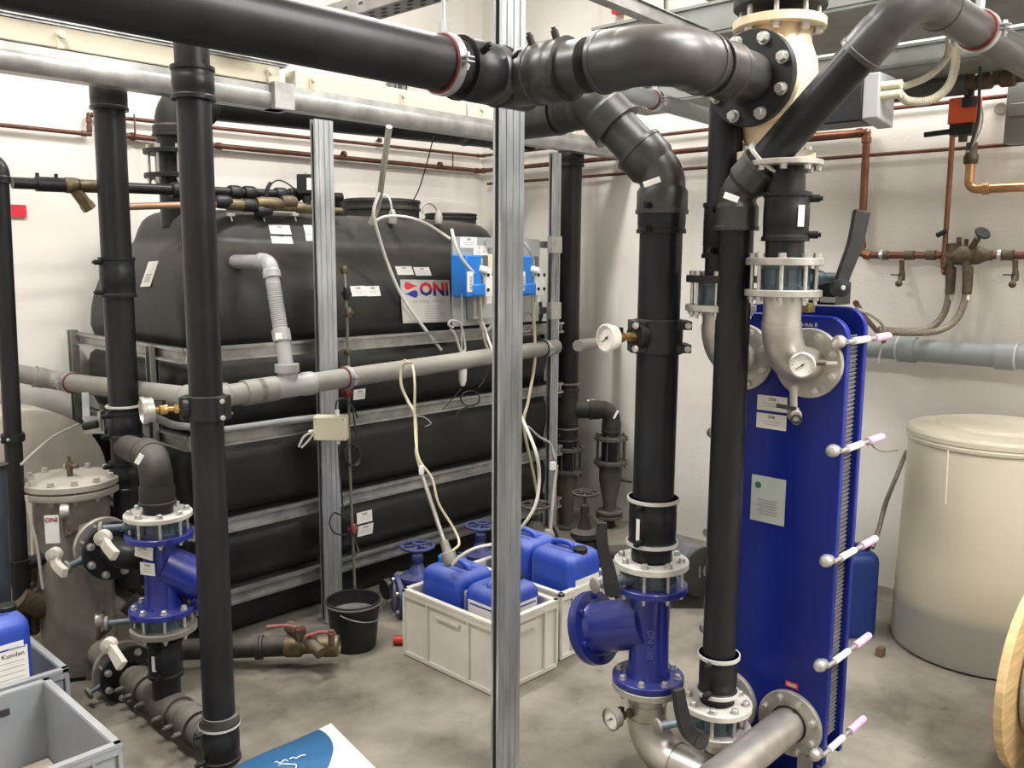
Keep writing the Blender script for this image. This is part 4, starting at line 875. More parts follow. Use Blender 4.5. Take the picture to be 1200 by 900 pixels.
# far riser 668 and corner valves
ZF = lambda v: zv(FX_, FY_, v)
fr3 = thing('riser_pipe', 'far black riser beside the narrow post in the back corner', 'pipe', (FX_, FY_, .7)); q0 = lambda v: V((FX_, FY_, ZF(v)))
pipe(fr3, q0(530), q0(170), .073); coupling(fr3, q0(196), Z_, .13, .073, knobs=False); coupling(fr3, q0(455), -Z_, .36, .068, PED, k=1.12); MB().lathe([(.075, 0), (.082, 0), (.082, .01), (.075, .01)], q0(450), Z_, 24).build('collar', STEELD, fr3); MB().lathe([(.075, 0), (.080, 0), (.080, .01), (.075, .01)], q0(502), Z_, 24).build('collar', STEELD, fr3)
elb = q0(480); e2 = elb + RH * .30
pipe(fr3, elb, e2 - RH * .04, .058, PED); elbow(fr3, e2, (e2 - elb).normalized(), -Z_, .057, .07, PED, sock=.08)
sticker(fr3, e2 - RH * .14 + Z_ * .062 - VH * .0, RH, Z_ * .5 + VH, .05, .02, 0, None); sticker(fr3, e2 + RH * .02 - VH * .068 - Z_ * .02, RH * .5 + Z_, Z_ * .5 - RH, .06, .015, 0, None)
for (c, va, vb, vc_, R, lab) in ((elb, 527, 553, 612, .122, 'dusty flanged check valve under the far black riser'), (e2, 515, 543, 596, .115, 'dusty flanged check valve right of the far riser')):
    zt, zbm, zlow = (zv(c.x, c.y, q) for q in (va, vb, vc_))
    t = thing('check_valve', lab, 'valve', (c.x, c.y, zlow - .06)); o = V((c.x, c.y, 0))
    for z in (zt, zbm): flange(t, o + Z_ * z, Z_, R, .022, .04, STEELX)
    MB().lathe([(.06, 0), (.065, .02), (.065, zt - zbm - .03), (.06, zt - zbm)], o + Z_ * zbm, Z_, 20).build('cage', BLACK, t)
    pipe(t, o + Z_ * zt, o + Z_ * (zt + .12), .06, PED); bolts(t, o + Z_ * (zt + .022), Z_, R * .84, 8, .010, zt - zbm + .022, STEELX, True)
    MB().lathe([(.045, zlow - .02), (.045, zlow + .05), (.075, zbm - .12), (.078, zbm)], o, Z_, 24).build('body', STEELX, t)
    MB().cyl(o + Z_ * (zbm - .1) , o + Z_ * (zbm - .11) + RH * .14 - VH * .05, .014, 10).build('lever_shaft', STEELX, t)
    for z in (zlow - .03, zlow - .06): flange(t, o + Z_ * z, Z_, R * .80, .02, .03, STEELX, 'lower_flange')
    pipe(t, o, o + Z_ * (zlow - .04), .04, PED)
def handwheel_valve(label, c, r, m, hw=True, zb=0):
    """c = centre of the handwheel; gate valve standing below it"""
    t = thing('gate_valve', label, 'valve', V((c.x, c.y, zb))); w = MB(); P = [c + X_ * r * math.cos(a) + Y_ * r * math.sin(a) for a in [2 * PI * k / 28 for k in range(29)]]
    w.tube(P, r * .11, 8, False); w.lathe([(r * .2, -.012), (r * .2, .012)], c, Z_, 12)
    for k in range(5):
        a = 2 * PI * k / 5; q = X_ * math.cos(a) + Y_ * math.sin(a); w.bar(c + q * r * .15, c + q * r * .97, r * .2, .008)
    w.build('handwheel', m, t)
    h = c.z - zb; o = V((c.x, c.y, zb)); MB().lathe([(r * .85, 0), (r * .95, h * .38), (r * .7, h * .45), (r * 1.15, h * .5), (r * 1.15, h * .56), (r * .6, h * .6), (r * .30, h * .74), (r * .38, h * .80), (r * .34, h * .86), (r * .12, h * .88), (r * .12, h)], o, Z_, 26).build('body', m, t)
    cc = o + Z_ * h * .26
    for s in (-1, 1):
        f = MB().cyl(cc, cc + (-RH * .75 - VH * .3).normalized() * s * r * 1.2, r * .5, 20).lathe([(r * 1.4, 0), (r * 1.4, .022)], cc + (-RH * .75 - VH * .3).normalized() * s * r * 1.2, (-RH * .75 - VH * .3) * s, 26).build('end_flange', m, t); bolts(f, cc + (-RH * .75 - VH * .3).normalized() * s * (r * 1.2 + .022), (-RH * .75 - VH * .3) * s, r * 1.15, 6, .010)
BLUED = mat('dusty_dark_blue_enamel', (.022, .035, .15), .45, var=.2, dust=.35, dustcol=(.14, .14, .18))
handwheel_valve('dark blue gate valve with handwheel behind the white crate', at(489, 640, 4.55), .083, BLUED)
handwheel_valve('dark blue gate valve with handwheel further back, partly behind the middle post', at(563, 616, 4.9), .083, BLUED)
handwheel_valve('black dusty gate valve between the two check valves in the corner', at(686, 578, 5.0), .07, PED)
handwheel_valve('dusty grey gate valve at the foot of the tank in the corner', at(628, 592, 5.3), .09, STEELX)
t = thing('floor_manifold', 'dusty pipes lying on the floor in the back corner behind the canisters', 'pipe', (4.0, 3.1, 0))
for (a_, b_, r) in (((450, 690, 4.75), (600, 640, 5.3), .05), ((600, 640, 5.2), (760, 625, 5.3), .06), ((650, 655, 4.9), (790, 660, 4.8), .05), ((700, 640, 4.9), (645, 690, 4.6), .05)):
    A, B = at(*a_), at(*b_); A.z = B.z = r + .005; pipe(t, A, B, r, PED)
for (u, v, D) in ((470, 690, 4.6), (720, 650, 4.8), (665, 640, 5.0)):
    c = at(u, v, D); c.z = .10; MB().lathe([(.095, -.03), (.1, -.02), (.1, .02), (.095, .03)], c, RH, 28).build('flange', STEELD, t)
# round hose ring lying behind canisters
cc = at(687, 668, 4.4); cc.z = .30; tag(MB().lathe([(.135, -.02), (.14, 0), (.135, .02), (.11, .03)], V((cc.x, cc.y, .14)), -VH + RH * .3, 36).build('round_cover', mat('dusty_clear_cover', (.13, .12, .10), .4, var=.2)), 'round dusty translucent cover leaning behind the canisters', 'cover')
# black wheel with number 10 on the floor
wc = at(818, 668, 4.62); wc -= (-VH * .75 + RH * .45).normalized() * .2; t = thing('pump_motor', 'dark grey pump end with raised number beside the large strainer', 'pump', (wc.x, wc.y, 0)); wd_ = (-VH * .75 + RH * .45).normalized()
MB().lathe([(.125, .2), (.13, .03), (.115, .0), (.09, -.01)], wc, wd_ * -1 * -1, 32).build('casing', mat('dark_blue_grey_pump', (.03, .035, .06), .55, var=.2, dust=.3), t)
wf = MB().lathe([(.128, .205), (.13, .23), (.12, .235)], wc, wd_, 32).build('end_cover', PED, t); text('10', .09, wc + wd_ * .237, Z_.cross(wd_), Z_, STEELD, wf)
MB().box(V((wc.x, wc.y, .05)) + wd_ * .1, .18, .16, .10, (RH, VH, Z_)).build('foot', PED, t)
# top-of-tank brass and black pipe assembly (runs along the tank top)
Yp = 4.05
A = aY(14, 213, Yp); B = aY(400, 232, Yp); zz_ = (A.z + B.z) / 2
t = thing('supply_pipe', 'thin black pipe with a brass strainer leading to the tank top at the left', 'pipe', (A + B) / 2)
A.z = B.z = 2.17
a0 = aY(14, 214, Yp); d = (aY(400, 238, Yp) - a0); d = V((1, 0, (2.13 - a0.z) / (aY(400, 238, Yp).x - a0.x))).normalized()
L_ = aY(400, 238, Yp).x - a0.x
pipe(t, a0, a0 + d * L_, .024); f1 = lambda u: a0 + d * (aY(u, 215, Yp).x - a0.x)
MB().lathe([(.031, 0), (.031, .17)], f1(42), d, 20).cyl(f1(44), f1(44) + Z_ * .045, .008, 8).cyl(f1(66), f1(66) + Z_ * .045, .008, 8).build('coupling', BLACK, t)
b = MB().lathe([(.03, 0), (.034, .01), (.034, .05), (.028, .06), (.028, .14), (.034, .15), (.034, .19), (.03, .2)], f1(74), d, 12).cyl(f1(84), f1(84) + (d * .7 - Z_).normalized() * .115, .026, 12).lathe([(.03, 0), (.03, .03)], f1(84) + (d * .7 - Z_).normalized() * .09, (d * .7 - Z_), 6); b.build('brass_strainer', BRASS, t)
for u in (200, 268, 285, 322, 338): MB().lathe([(.032, 0), (.036, .01), (.036, .05), (.032, .06)], f1(u), d, 12).build('coupling', BLACK, t)
a2 = aY(150, 242, Yp - .08); b2 = aY(285, 238, Yp - .08); t = thing('copper_pipe', 'brownish copper pipe above the tank joining the brass valve group', 'pipe', a2); 
tag(t, t['label'], 'pipe'); MB().cyl(a2 - (b2 - a2) * .2, b2, .016, 14).build('pipe', mat('dull_copper', (.30, .17, .11), .45, metal=.5, var=.2), t)
t = thing('valve_group', 'cluster of tarnished brass valves lying on the top of the tank behind the post', 'valve', aY(320, 255, Yp - .06))
f2 = lambda u, v=241: aY(u, v, Yp - .08)
for pf, pt_ in (([(.022, 0), (.028, .02), (.028, .1), (.02, .12)], f2(262, 239)), ([(.026, 0), (.034, .03), (.034, .12), (.024, .15)], f2(300, 238)), ([(.02, 0), (.028, .02), (.028, .10), (.02, .12)], f2(345, 243))): MB().lathe(pf, pt_, X_, 12).build('valve_body', BRASS, t)
MB().cyl(f2(262, 240), f2(400, 247), .017, 12).build('pipe', BRASS, t)
MB().tube(spline([f2(312, 232), f2(313, 222), f2(317, 214)], 5), .010, 10).build('hose', BLACK, t)
MB().tube(spline([f2(316, 216), f2(326, 211), f2(337, 215), f2(352, 227)], 8), .004, 8).build('cable', CABB, t)
for u in (270, 308, 345): MB().box(f2(u, 251), .035, .02, .015).cyl(f2(u, 251), f2(u + 2, 259), .004, 8).build('bracket', ZINC, t)
for (u, v) in ((252, 236), (282, 240), (330, 236), (300, 247), (372, 242)): MB().lathe([(.026, 0), (.033, .02), (.033, .06), (.026, .08)], f2(u, v), X_, 10).build('fitting', BLACK if u != 330 else BRASSD, t)
t = thing('solenoid_coil', 'small black coil with a white label on the brass valves above the tank', 'coil', f2(360, 240)); c = f2(359, 216); MB().box(c, .085, .07, .10, (RH, VH, Z_)).cyl(c - Z_ * .12, c - Z_ * .05, .022, 14).build('housing', BLACK, t, bevel=.006); sticker(t, c - VH * .036 + RH * .025, RH, Z_, .03, .06, 0, None); MB().lathe([(.012, 0), (.012, .01)], c + Z_ * .05, Z_, 10).build('nut', ZINC, t)
t = thing('elbow_fitting', 'black pipe elbow right of the post on the tank top', 'fitting', aY(398, 258, Yp)); MB().tube([aY(380, 236, Yp + .05), aY(394, 237, Yp + .05), aY(399, 244, Yp + .05), aY(399, 262, Yp + .05)], .035, 16).build('bend', BLACK, t)
tag(MB().box(aY(21, 247, YW - .01), .075, .008, .062).build('red_tag', mat('red_sign', (.55, .02, .04), .5, var=.05)), 'small red plate on the wall behind the thin left riser', 'sign')
# ------------------------------------------------------------------ crates and canisters
def crate(label, x0, y0, m, lx=.40, ly=.60, h=.32, ribs=3, floor_m=None):
    """x0,y0 = nearest corner"""
    t = thing('euro_crate', label, 'crate', (x0 + lx / 2, y0 + ly / 2, 0)); w = .012; c = V((x0 + lx / 2, y0 + ly / 2, 0))
    b = MB().box(c + Z_ * .012, lx - .03, ly - .03, .024)
    for s in (-1, 1):
        b.box(c + X_ * s * (lx / 2 - .02) + Z_ * (h / 2), w, ly - .03, h - .01); b.box(c + Y_ * s * (ly / 2 - .02) + Z_ * (h / 2), lx - .03, w, h - .01)
    b.build('shell', m, t)
    b = MB()
    for s in (-1, 1):
        b.box(c + X_ * s * (lx / 2 - .012) + Z_ * (h - .008), .024, ly, .016); b.box(c + Y_ * s * (ly / 2 - .012) + Z_ * (h - .008), lx, .024, .016)
        b.box(c + X_ * s * (lx / 2 - .004) + Z_ * (h - .024), .004, ly - .004, .03); b.box(c + Y_ * s * (ly / 2 - .004) + Z_ * (h - .024), lx - .004, .004, .03)
        b.box(c + X_ * s * (lx / 2 - .008) + Z_ * .014, .010, ly - .01, .02); b.box(c + Y_ * s * (ly / 2 - .008) + Z_ * .014, lx - .01, .010, .02)
    b.build('rim', m, t, bevel=.002)
    for s in (-1, 1):
        for q in (-.485, -.22, .22, .485): MB().box(c + X_ * s * (lx / 2 - .008) + Y_ * q * ly + Z_ * (h / 2), .016, .010, h - .05).build('rib', m, t)
        for q in (-.475, -.28, .28, .475): MB().box(c + Y_ * s * (ly / 2 - .008) + X_ * q * lx + Z_ * (h / 2), .010, .016, h - .05).build('rib', m, t)
    for s in (-1, 1):
        MB().box(c + X_ * s * (lx / 2 - .006) + Z_ * (h - .075), .010, ly * .25, .010).build('grip_ledge', m, t)
        MB().box(c + Y_ * s * (ly / 2 - .008) + Z_ * (h - .065), .12, .018, .030).build('grip_opening', m, t)
        MB().box(c + Y_ * s * (ly / 2 - .020) + X_ * .045 + Z_ * (h - .065), .03, .0285, .022).build('grip_hole', INK, t)
    return t
def canister_meshes(w=.26, d=.23, h=.40):
    def lp(z, k, rc):
        a, b = w / 2 * k, d / 2 * k; out = []
        for cx, cy, a0 in ((a - rc, b - rc, 0), (-a + rc, b - rc, 90), (-a + rc, -b + rc, 180), (a - rc, -b + rc, 270)):
            for q in range(6): t = math.radians(a0 + 18 * q); out.append(V((cx + rc * math.cos(t), cy + rc * math.sin(t), z)))
        return out
    body = MB().loops([lp(0, .9, .03), lp(.012, .98, .035), (lp(.03, 1, .038)), lp(h * .5, 1, .038), lp(h - .05, 1, .038), lp(h - .025, .975, .04), lp(h - .008, .90, .045), lp(h, .78, .05)])
    body.box(V((.0, -d * .18, h + .001)), w * .60, .010, .004).box(V((.0, d * .18, h + .001)), w * .60, .010, .004)
    hd = MB().tube(spline([(-w * .32, 0, h - .008), (-w * .26, 0, h + .016), (-w * .05, 0, h + .026), (w * .12, 0, h + .022), (w * .17, 0, h - .006)], 5), .014, 10)
    cap = MB().lathe([(.032, 0), (.034, .004), (.034, .022), (.030, .026)], V((w * .33, 0, h - .006)), Z_, 20)
    lab = MB().box(V((0, -d / 2 - .0008, h * .5)), w * .74, .0016, h * .68).box(V((-w / 2 - .0008, 0, h * .5)), .0016, d * .7, h * .68)
    return body, hd, cap, lab
CAN = {}
def canister(label, x, y, z, rot, m=BLUECAN, h=.40, grp=None, cap=True, lab=True, sc=1):
    key = (m.name, h)
    if key not in CAN:
        A = canister_meshes(h=h); CAN[key] = [A[0].mesh('body', m), A[1].mesh('handle', m), A[2].mesh('cap', BLACK), A[3].mesh('paper_label', PAPER)]
    t = thing('canister', label, 'canister', (x, y, z), grp); W = Matrix.Translation((x, y, z)) @ Matrix.Rotation(rot, 4, 'Z') @ Matrix.Scale(sc, 4)
    for nme, me in zip(('body', 'handle', 'cap', 'paper_label'), CAN[key]):
        if (nme == 'cap' and not cap) or (nme == 'paper_label' and not lab): continue
        o = inst(nme, me, W, t)
        if nme == 'paper_label':
            b = MB(); R3 = W.to_3x3(); rx = R3 @ X_; ry = R3 @ Y_; O = V((x, y, z))
            b.box(O - ry * (.1185) + Z_ * h * .80, .17, .0008, .006, (rx, ry, Z_)).box(O - rx * (.1335) + Z_ * h * .80, .0008, .14, .006, (rx, ry, Z_)).build('stripe', INKB, o)
    return t
cA = crate('white plastic crate on the floor directly behind the middle post', 2.475, 2.43, CRW)
MB().box(V((cA.location.x, cA.location.y, .03)), .34, .54, .008).build('floor_ribbing', CRW, cA)
cB = crate('white plastic crate at the back, to the right of the one behind the post', 2.925, 2.46, CRW)
canister('blue canister in the front white crate, left one with the dosing hose in it', 2.672, 2.87, .03, PI / 2 + .0, h=.385, cap=False)
canister('blue canister in the front white crate, nearest the middle post', 2.69, 2.60, .03, 0, h=.37)
canister('blue canister in the back white crate, left one half hidden by the middle post', 3.13, 2.88, .03, PI / 2, h=.43)
canister('blue canister in the back white crate, right one with black cap', 3.12, 2.60, .03, -PI / 2, h=.43, lab=False); MB().box(V((3.12, 2.4692, .25)), .17, .002, .20).build('paper_label', PAPER, [o for o in bpy.data.objects if o.name.startswith('canister') and o.parent is None][-1])
t = [o for o in bpy.data.objects if o.name.startswith('canister') and o.parent is None][0]; sc0 = V((2.672, 2.955, .41)); MB().lathe([(.030, 0), (.032, .03), (.02, .04)], sc0, Z_, 16).build('cap', BLUEP, t, label='blue cap')
canister('blue canister standing in the rear grey crate at the left edge of the picture', .885, 3.42, .03, .03, h=.51, sc=1.0)
lt_ = [o for o in bpy.data.objects if o.name.startswith('canister') and o.parent is None][-1]
lp_ = V((.885, 3.42 - .1165, .33)); pp = MB().box(lp_ + X_ * .015 + Z_ * .01, .19, .002, .20).build('paper_label', PAPER, lt_); text('Kunden', .024, lp_ + V((.062, -.002, .085)), X_, Z_, INK, pp, bold=.01); MB().box(lp_ + V((.015, -.0015, .107)), .18, .001, .003).build('stripe', INKB, pp)
b = MB()
for k in range(7): b.box(lp_ + V((.015, -.0015, .06 - .02 * k)), .165, .0008, .002)
b.build('print', INKG, pp)
crate('empty grey plastic crate at the lower left corner of the picture', .64, 2.63, CRG, ly=.62)
MB().box(V((.84, 2.94, .03)), .34, .56, .012).build('dust_layer', mat('sandy_dust', (.42, .38, .30), .8, var=.15, scale=20), [o for o in bpy.data.objects if o.name.startswith('euro_crate') and o.parent is None][-1])
crate('grey plastic crate with the blue canister in it at the left edge', .72, 3.275, CRG, ly=.56)
# bucket
bc = aZ(415, 757, 0); tb_ = thing('bucket', 'black plastic bucket standing at the foot of the tank post', 'bucket', bc)
MB().lathe([(.098, 0), (.102, .006), (.122, .215), (.128, .217), (.131, .222), (.128, .230), (.120, .230), (.118, .20), (.098, .012), (.0001, .012)], bc, Z_, 40, c1=False).build('pail', BLACK, tb_, angle=30)
MB().lathe([(.126, 0), (.134, .004), (.134, .010), (.126, .012)], bc + Z_ * .212, Z_, 40, closed=True).build('rim', mat('dusty_black_rim', (.13, .125, .115), .6, var=.2), tb_)
MB().lathe([(.1135, .155), (.1145, .165)], bc, Z_, 36).build('contents', mat('grey_sludge', (.12, .115, .11), .7, var=.3, scale=30), tb_)
MB().tube([bc + Z_ * .2 + V((.132 * math.cos(a), .132 * math.sin(a), -.05 * abs(math.sin((a - 3.6))))) for a in [3.6 + PI * k / 16 for k in range(17)]], .0025, 6).build('bail', GALV, tb_)
# ball valves on floor pipe
bvp = thing('floor_pipe', 'black pipe on the floor with brass fittings and two ball valves with red handles', 'pipe', (2.0, 3.2, .05)); fz = .10
F = lambda u, v, z=fz: aZ(u, v, z)
p_a, p_b = F(205, 762), F(334, 757); pipe(bvp, p_a, p_b, .045, PED); dv_ = (p_b - p_a).normalized(); coupling(bvp, F(300, 759), dv_, .03, .045, PED, knobs=False, k=1.1)
pipe(bvp, at(150, 705, 3.6), at(200, 745, 3.65), .045, PED)
fe = F(398, 757); dv2 = (F(398, 757) - F(334, 757)).normalized(); L2 = (F(398, 757) - F(334, 757)).length
MB().lathe([(.046, 0), (.050, .01), (.050, .07), (.036, .085), (.034, L2 * .55), (.048, L2 * .6), (.05, L2 * .9), (.046, L2 * .98), (.034, L2), (.026, L2 - .02), (.0001, L2 - .03)], F(334, 757), dv2, 24, c1=False).build('brass_union', BRASS, bvp)
for (u, v, u2, v2, du) in ((350, 737, 312, 735, 0), (388, 742, 358, 746, 0)):
    a_, b_ = at(u, v, 3.85), at(u2, v2, 3.82); MB().cyl(a_ - Z_ * .06, a_ + Z_ * .012, .014, 12).build('stem', BRASSD, bvp); MB().tube(spline([a_, a_ * .6 + b_ * .4 + Z_ * .01, b_], 5), .008, 8).box(a_, .03, .03, .008).build('lever', REDH, bvp)
MB().cyl(at(352, 742, 3.9), at(340, 735, 3.98), .03, 14).cyl(at(360, 748, 3.86), at(376, 766, 3.8), .028, 14).build('tee', BRASSD, bvp)
# brine tank
bt = aZ(1148, 757, 0); br_ = thing('brine_tank', 'big cream white plastic brine barrel with a flat lid in front of the right wall', 'barrel', bt)
def barrel_mat():
    m = bpy.data.materials.new('translucent_cream_plastic'); m.use_nodes = True; N = m.node_tree.nodes; L = m.node_tree.links; b = N['Principled BSDF']; b.inputs['Roughness'].default_value = .42
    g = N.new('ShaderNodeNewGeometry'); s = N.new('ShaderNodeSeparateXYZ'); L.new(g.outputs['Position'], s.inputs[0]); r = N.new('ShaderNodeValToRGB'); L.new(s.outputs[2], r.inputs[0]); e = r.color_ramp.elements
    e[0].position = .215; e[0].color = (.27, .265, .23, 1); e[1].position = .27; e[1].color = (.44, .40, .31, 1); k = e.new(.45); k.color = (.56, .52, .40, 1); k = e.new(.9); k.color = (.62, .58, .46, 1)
    L.new(r.outputs[0], b.inputs['Base Color']); b.inputs['Subsurface Weight'].default_value = .0; return m
BM = barrel_mat()
MB().lathe([(.365, 0), (.385, .012), (.392, .04), (.382, .5), (.372, .97), (.368, 1.0)], bt, Z_, 64).build('barrel', BM, br_)
MB().lathe([(.372, .985), (.381, .99), (.383, 1.002), (.377, 1.01), (.383, 1.015), (.383, 1.035), (.372, 1.048), (.34, 1.056), (.255, 1.06), (.245, 1.074), (.235, 1.078), (.0001, 1.080)], bt, Z_, 64, c0=True, c1=False).build('lid', mat('cream_lid_plastic', (.60, .56, .45), .45, var=.05, scale=4), br_, angle=25)
for u in (1106, 1112):
    p = at(u, 0, 1); 
    if u == 1106: MB().tube([aX(1111, 528, 3.80), aX(1108, 590, 3.80)], .004, 6).build('mould_seam', BM, br_)
t = canister('dark blue canister with a black cap between the exchanger and the brine barrel', 4.17, 1.70, 0, -.75, m=BLUECAD, h=.42, lab=False)
cable('hose', [at(1022, 642, 4.25), at(1030, 620, 4.3), at(1038, 590, 4.38), at(1050, 560, 4.6), at(1062, 530, 4.75)], .012, HOSE, 'dark hose rising from the dark blue canister behind the barrel')
cable('cable', [at(1021, 519, 2.85), at(1026, 525, 3.1), at(1036, 529, 3.6), at(1052, 528, 4.1)], .004, CABG, 'thin grey line running from the exchanger to the brine barrel')
# wooden reel
rc_ = at(1208, 775, 3.2); rc_.z = .352; vr_ = (rc_ - CP); vr_.z = 0; vr_.normalize(); pr_ = V((vr_.y, -vr_.x, 0)); ra = (pr_ * .96 - vr_ * .27).normalized(); rl = thing('cable_reel', 'wooden cable reel at the right edge of the picture', 'reel', (rc_.x, rc_.y, 0))
for s in (0, .28): MB().lathe([(.04, 0), (.35, 0), (.35, .03), (.04, .03)], rc_ + ra * s, ra, 56, closed=True).build('flange_disc', WOOD, rl, bevel=.003)
MB().cyl(rc_ + ra * .03, rc_ + ra * .28, .15, 32).build('drum', WOOD, rl); b = MB()
for k in range(9): b.lathe([(.215 + .012 * math.cos(a), .048 + .026 * k + .012 * math.sin(a)) for a in [2 * PI * q / 8 for q in range(8)]], rc_, ra, 44, closed=True)
b.build('wound_cable', CABG, rl)
# salt bag
def bag_mat():
    m = bpy.data.materials.new('printed_salt_bag'); m.use_nodes = True; N = m.node_tree.nodes; L = m.node_tree.links; b = N['Principled BSDF']; b.inputs['Roughness'].default_value = .38
    g = N.new('ShaderNodeTexCoord'); s = N.new('ShaderNodeSeparateXYZ'); L.new(g.outputs['Object'], s.inputs[0])
    mp = N.new('ShaderNodeMapping'); L.new(g.outputs['Object'], mp.inputs[0]); 
    vl = N.new('ShaderNodeVectorMath'); vl.operation = 'DISTANCE'; L.new(g.outputs['Object'], vl.inputs[0]); vl.inputs[1].default_value = (-.05, -.21, 0)
    mt = N.new('ShaderNodeMath'); mt.operation = 'LESS_THAN'; mt.inputs[1].default_value = .36; L.new(vl.outputs['Value'], mt.inputs[0])
    mx = N.new('ShaderNodeMix'); mx.data_type = 'RGBA'; L.new(mt.outputs[0], mx.inputs[0]); mx.inputs[6].default_value = (.78, .76, .71, 1); mx.inputs[7].default_value = (.025, .10, .22, 1); L.new(mx.outputs[2], b.inputs['Base Color']); return m
bo = aZ(388, 856, .03); bx = (aZ(290, 903, .03) - bo); bx.z = 0; bxl = .75; bx.normalize(); by = (aZ(436, 905, .03) - bo); by.z = 0; by.normalize(); bys = by.copy(); by = (by - bx * by.dot(bx)).normalized(); byl = .42
bm_ = MB(); nx, ny = 26, 16; idx = []
for s in (1, -1):
    for i in range(nx + 1):
        for jj in range(ny + 1):
            a, c = i / nx, jj / ny; hgt = .055 * (max(0, math.sin(PI * a)) ** .45) * (max(0, math.sin(PI * c)) ** .5); wob = .006 * math.sin(a * 17 + c * 9) * math.sin(c * 13) * (hgt / .055)
            bm_.v.append(bo + bx * a * bxl + bys * c * byl + Z_ * (.058 + s * hgt - .0 + wob - bo.z * 0) - Z_ * bo.z)
n1 = (nx + 1) * (ny + 1)
for s in (0, 1):
    for i in range(nx):
        for jj in range(ny):
            k = s * n1 + i * (ny + 1) + jj; bm_.f.append((k, k + 1, k + ny + 2, k + ny + 1) if not s else (k, k + ny + 1, k + ny + 2, k + 1))
bmo = bo + bx * bxl / 2 + by * byl / 2; me = bm_.mesh('salt_bag', bag_mat(), V((0, 0, 0)), 60)
me.transform(M4(V((bmo.x, bmo.y, 0)), -bx, by, bx.cross(by) * -1).inverted()); ob = inst('salt_bag', me, M4(V((bmo.x, bmo.y, 0)), -bx, by, bx.cross(by) * -1)); tag(ob, 'white and blue plastic bag lying on the floor at the bottom edge of the picture', 'bag')
sw = MB(); f = lambda u, v: aZ(u, v, .113)
for P in ([(320, 896), (324, 893), (328, 895), (333, 891), (337, 892)], [(339, 890), (343, 888), (347, 889), (352, 886), (358, 885)], [(322, 901), (330, 896), (340, 896), (347, 897), (346, 901)]): sw.tube(spline([f(*q) for q in P], 4), .0018, 6)
sw.build('script_print', PAPER, ob); 
# ------------------------------------------------------------------ dosing panel
PY = 3.60; pl_, pr_, pt_, pb_ = 530, 628, 277, 378
a = aY(530, 277, PY); b_ = aY(535, 378, PY); c = aY(643, 284, PY)
PX0, PX1, PZ0, PZ1 = a.x, 4.02, b_.z - .02, a.z
dp = thing('dosing_station', 'grey board with two blue dosing pumps beside the far end of the tank', 'panel', ((PX0 + PX1) / 2, PY, PZ0))
MB().box(V(((PX0 + PX1) / 2, PY, (PZ0 + PZ1) / 2)), PX1 - PX0, .012, PZ1 - PZ0).build('board', PANEL, dp)
for z in (PZ1 - .03, PZ0 + .06): MB().box(V((3.95, PY + .03, z)), .55, .03, .04).build('rail', GALVH, dp); MB().box(V((4.12, PY - .04, z)), .09, .04, .10).build('bracket', ZINC, dp)
q_ = lambda u, v, d=.0: aY(u, v, PY - .008 - d)
def pump(u0, group):
    t = thing('dosing_pump', 'blue dosing pump on the left half of the grey board' if group == 0 else 'blue dosing pump on the right half of the grey board behind the middle post', 'pump', q_(u0 + 14, 344, .05)); c = q_(u0 + 14, 321, .06)
    MB().box(c + V((.01, 0, -.01)), .12, .12, .225).box(c + V((.06, -.02, -.085)), .13, .10, .065).build('housing', BLUEP, t, bevel=.008); MB().box(c + V((.095, 0, .055)), .055, .11, .095).build('control_window', LENS, t, bevel=.004)
    MB().box(c + V((.125, -.05, -.065)), .075, .05, .11).cyl(c + V((.125, -.05, -.01)), c + V((.125, -.05, .03)), .020, 12).cyl(c + V((.125, -.05, -.16)), c + V((.125, -.05, -.12)), .022, 12).cyl(c + V((.06, -.05, .03)), c + V((.09, -.08, .02)), .02, 10).build('pump_head', WHITE, t)
    b = MB()
    for s in (-1, 1):
        for h in (-1, 1): b.cyl(c + V((.125 + s * .025, -.075, -.045 + h * .04)), c + V((.125 + s * .025, -.080, -.045 + h * .04)), .010, 10)
    b.build('screw', BLACK, t)
    s = sticker(t, c + V((-.02, -.0605, -.04)), X_, Z_, .045, .11, 0, None); b = MB()
    for k in range(8): b.box(c + V((-.015, -.063, -.08 + .009 * k)), .02, .0008, .004 if k % 2 else .002)
    b.build('barcode', INK, s); return c
pc1 = pump(531, 0); pc2 = pump(592, 1)
sticker(dp, q_(549, 284), X_, Z_, .13, .06, 2, 'ONI'); sticker(dp, q_(563, 294), X_, Z_, .11, .06, 2, 'ONI')
MB().box(q_(573, 309, .03), .055, .05, .10).build('socket', BOXC, dp, bevel=.003); MB().box(q_(575, 286, .02), .05, .03, .04).build('clip', GREYB, dp)
jb2 = thing('junction_box', 'grey junction box low on the dosing board', 'box', q_(563, 370, .03)); MB().box(q_(563, 360, .035), .155, .06, .13).build('housing', GREYB, jb2, bevel=.005); MB().cyl(q_(562, 371, .04), q_(563, 378, .04), .014, 10).cyl(q_(573, 355, .04), q_(573, 350, .04), .012, 10).build('cable_gland', PAPER, jb2)
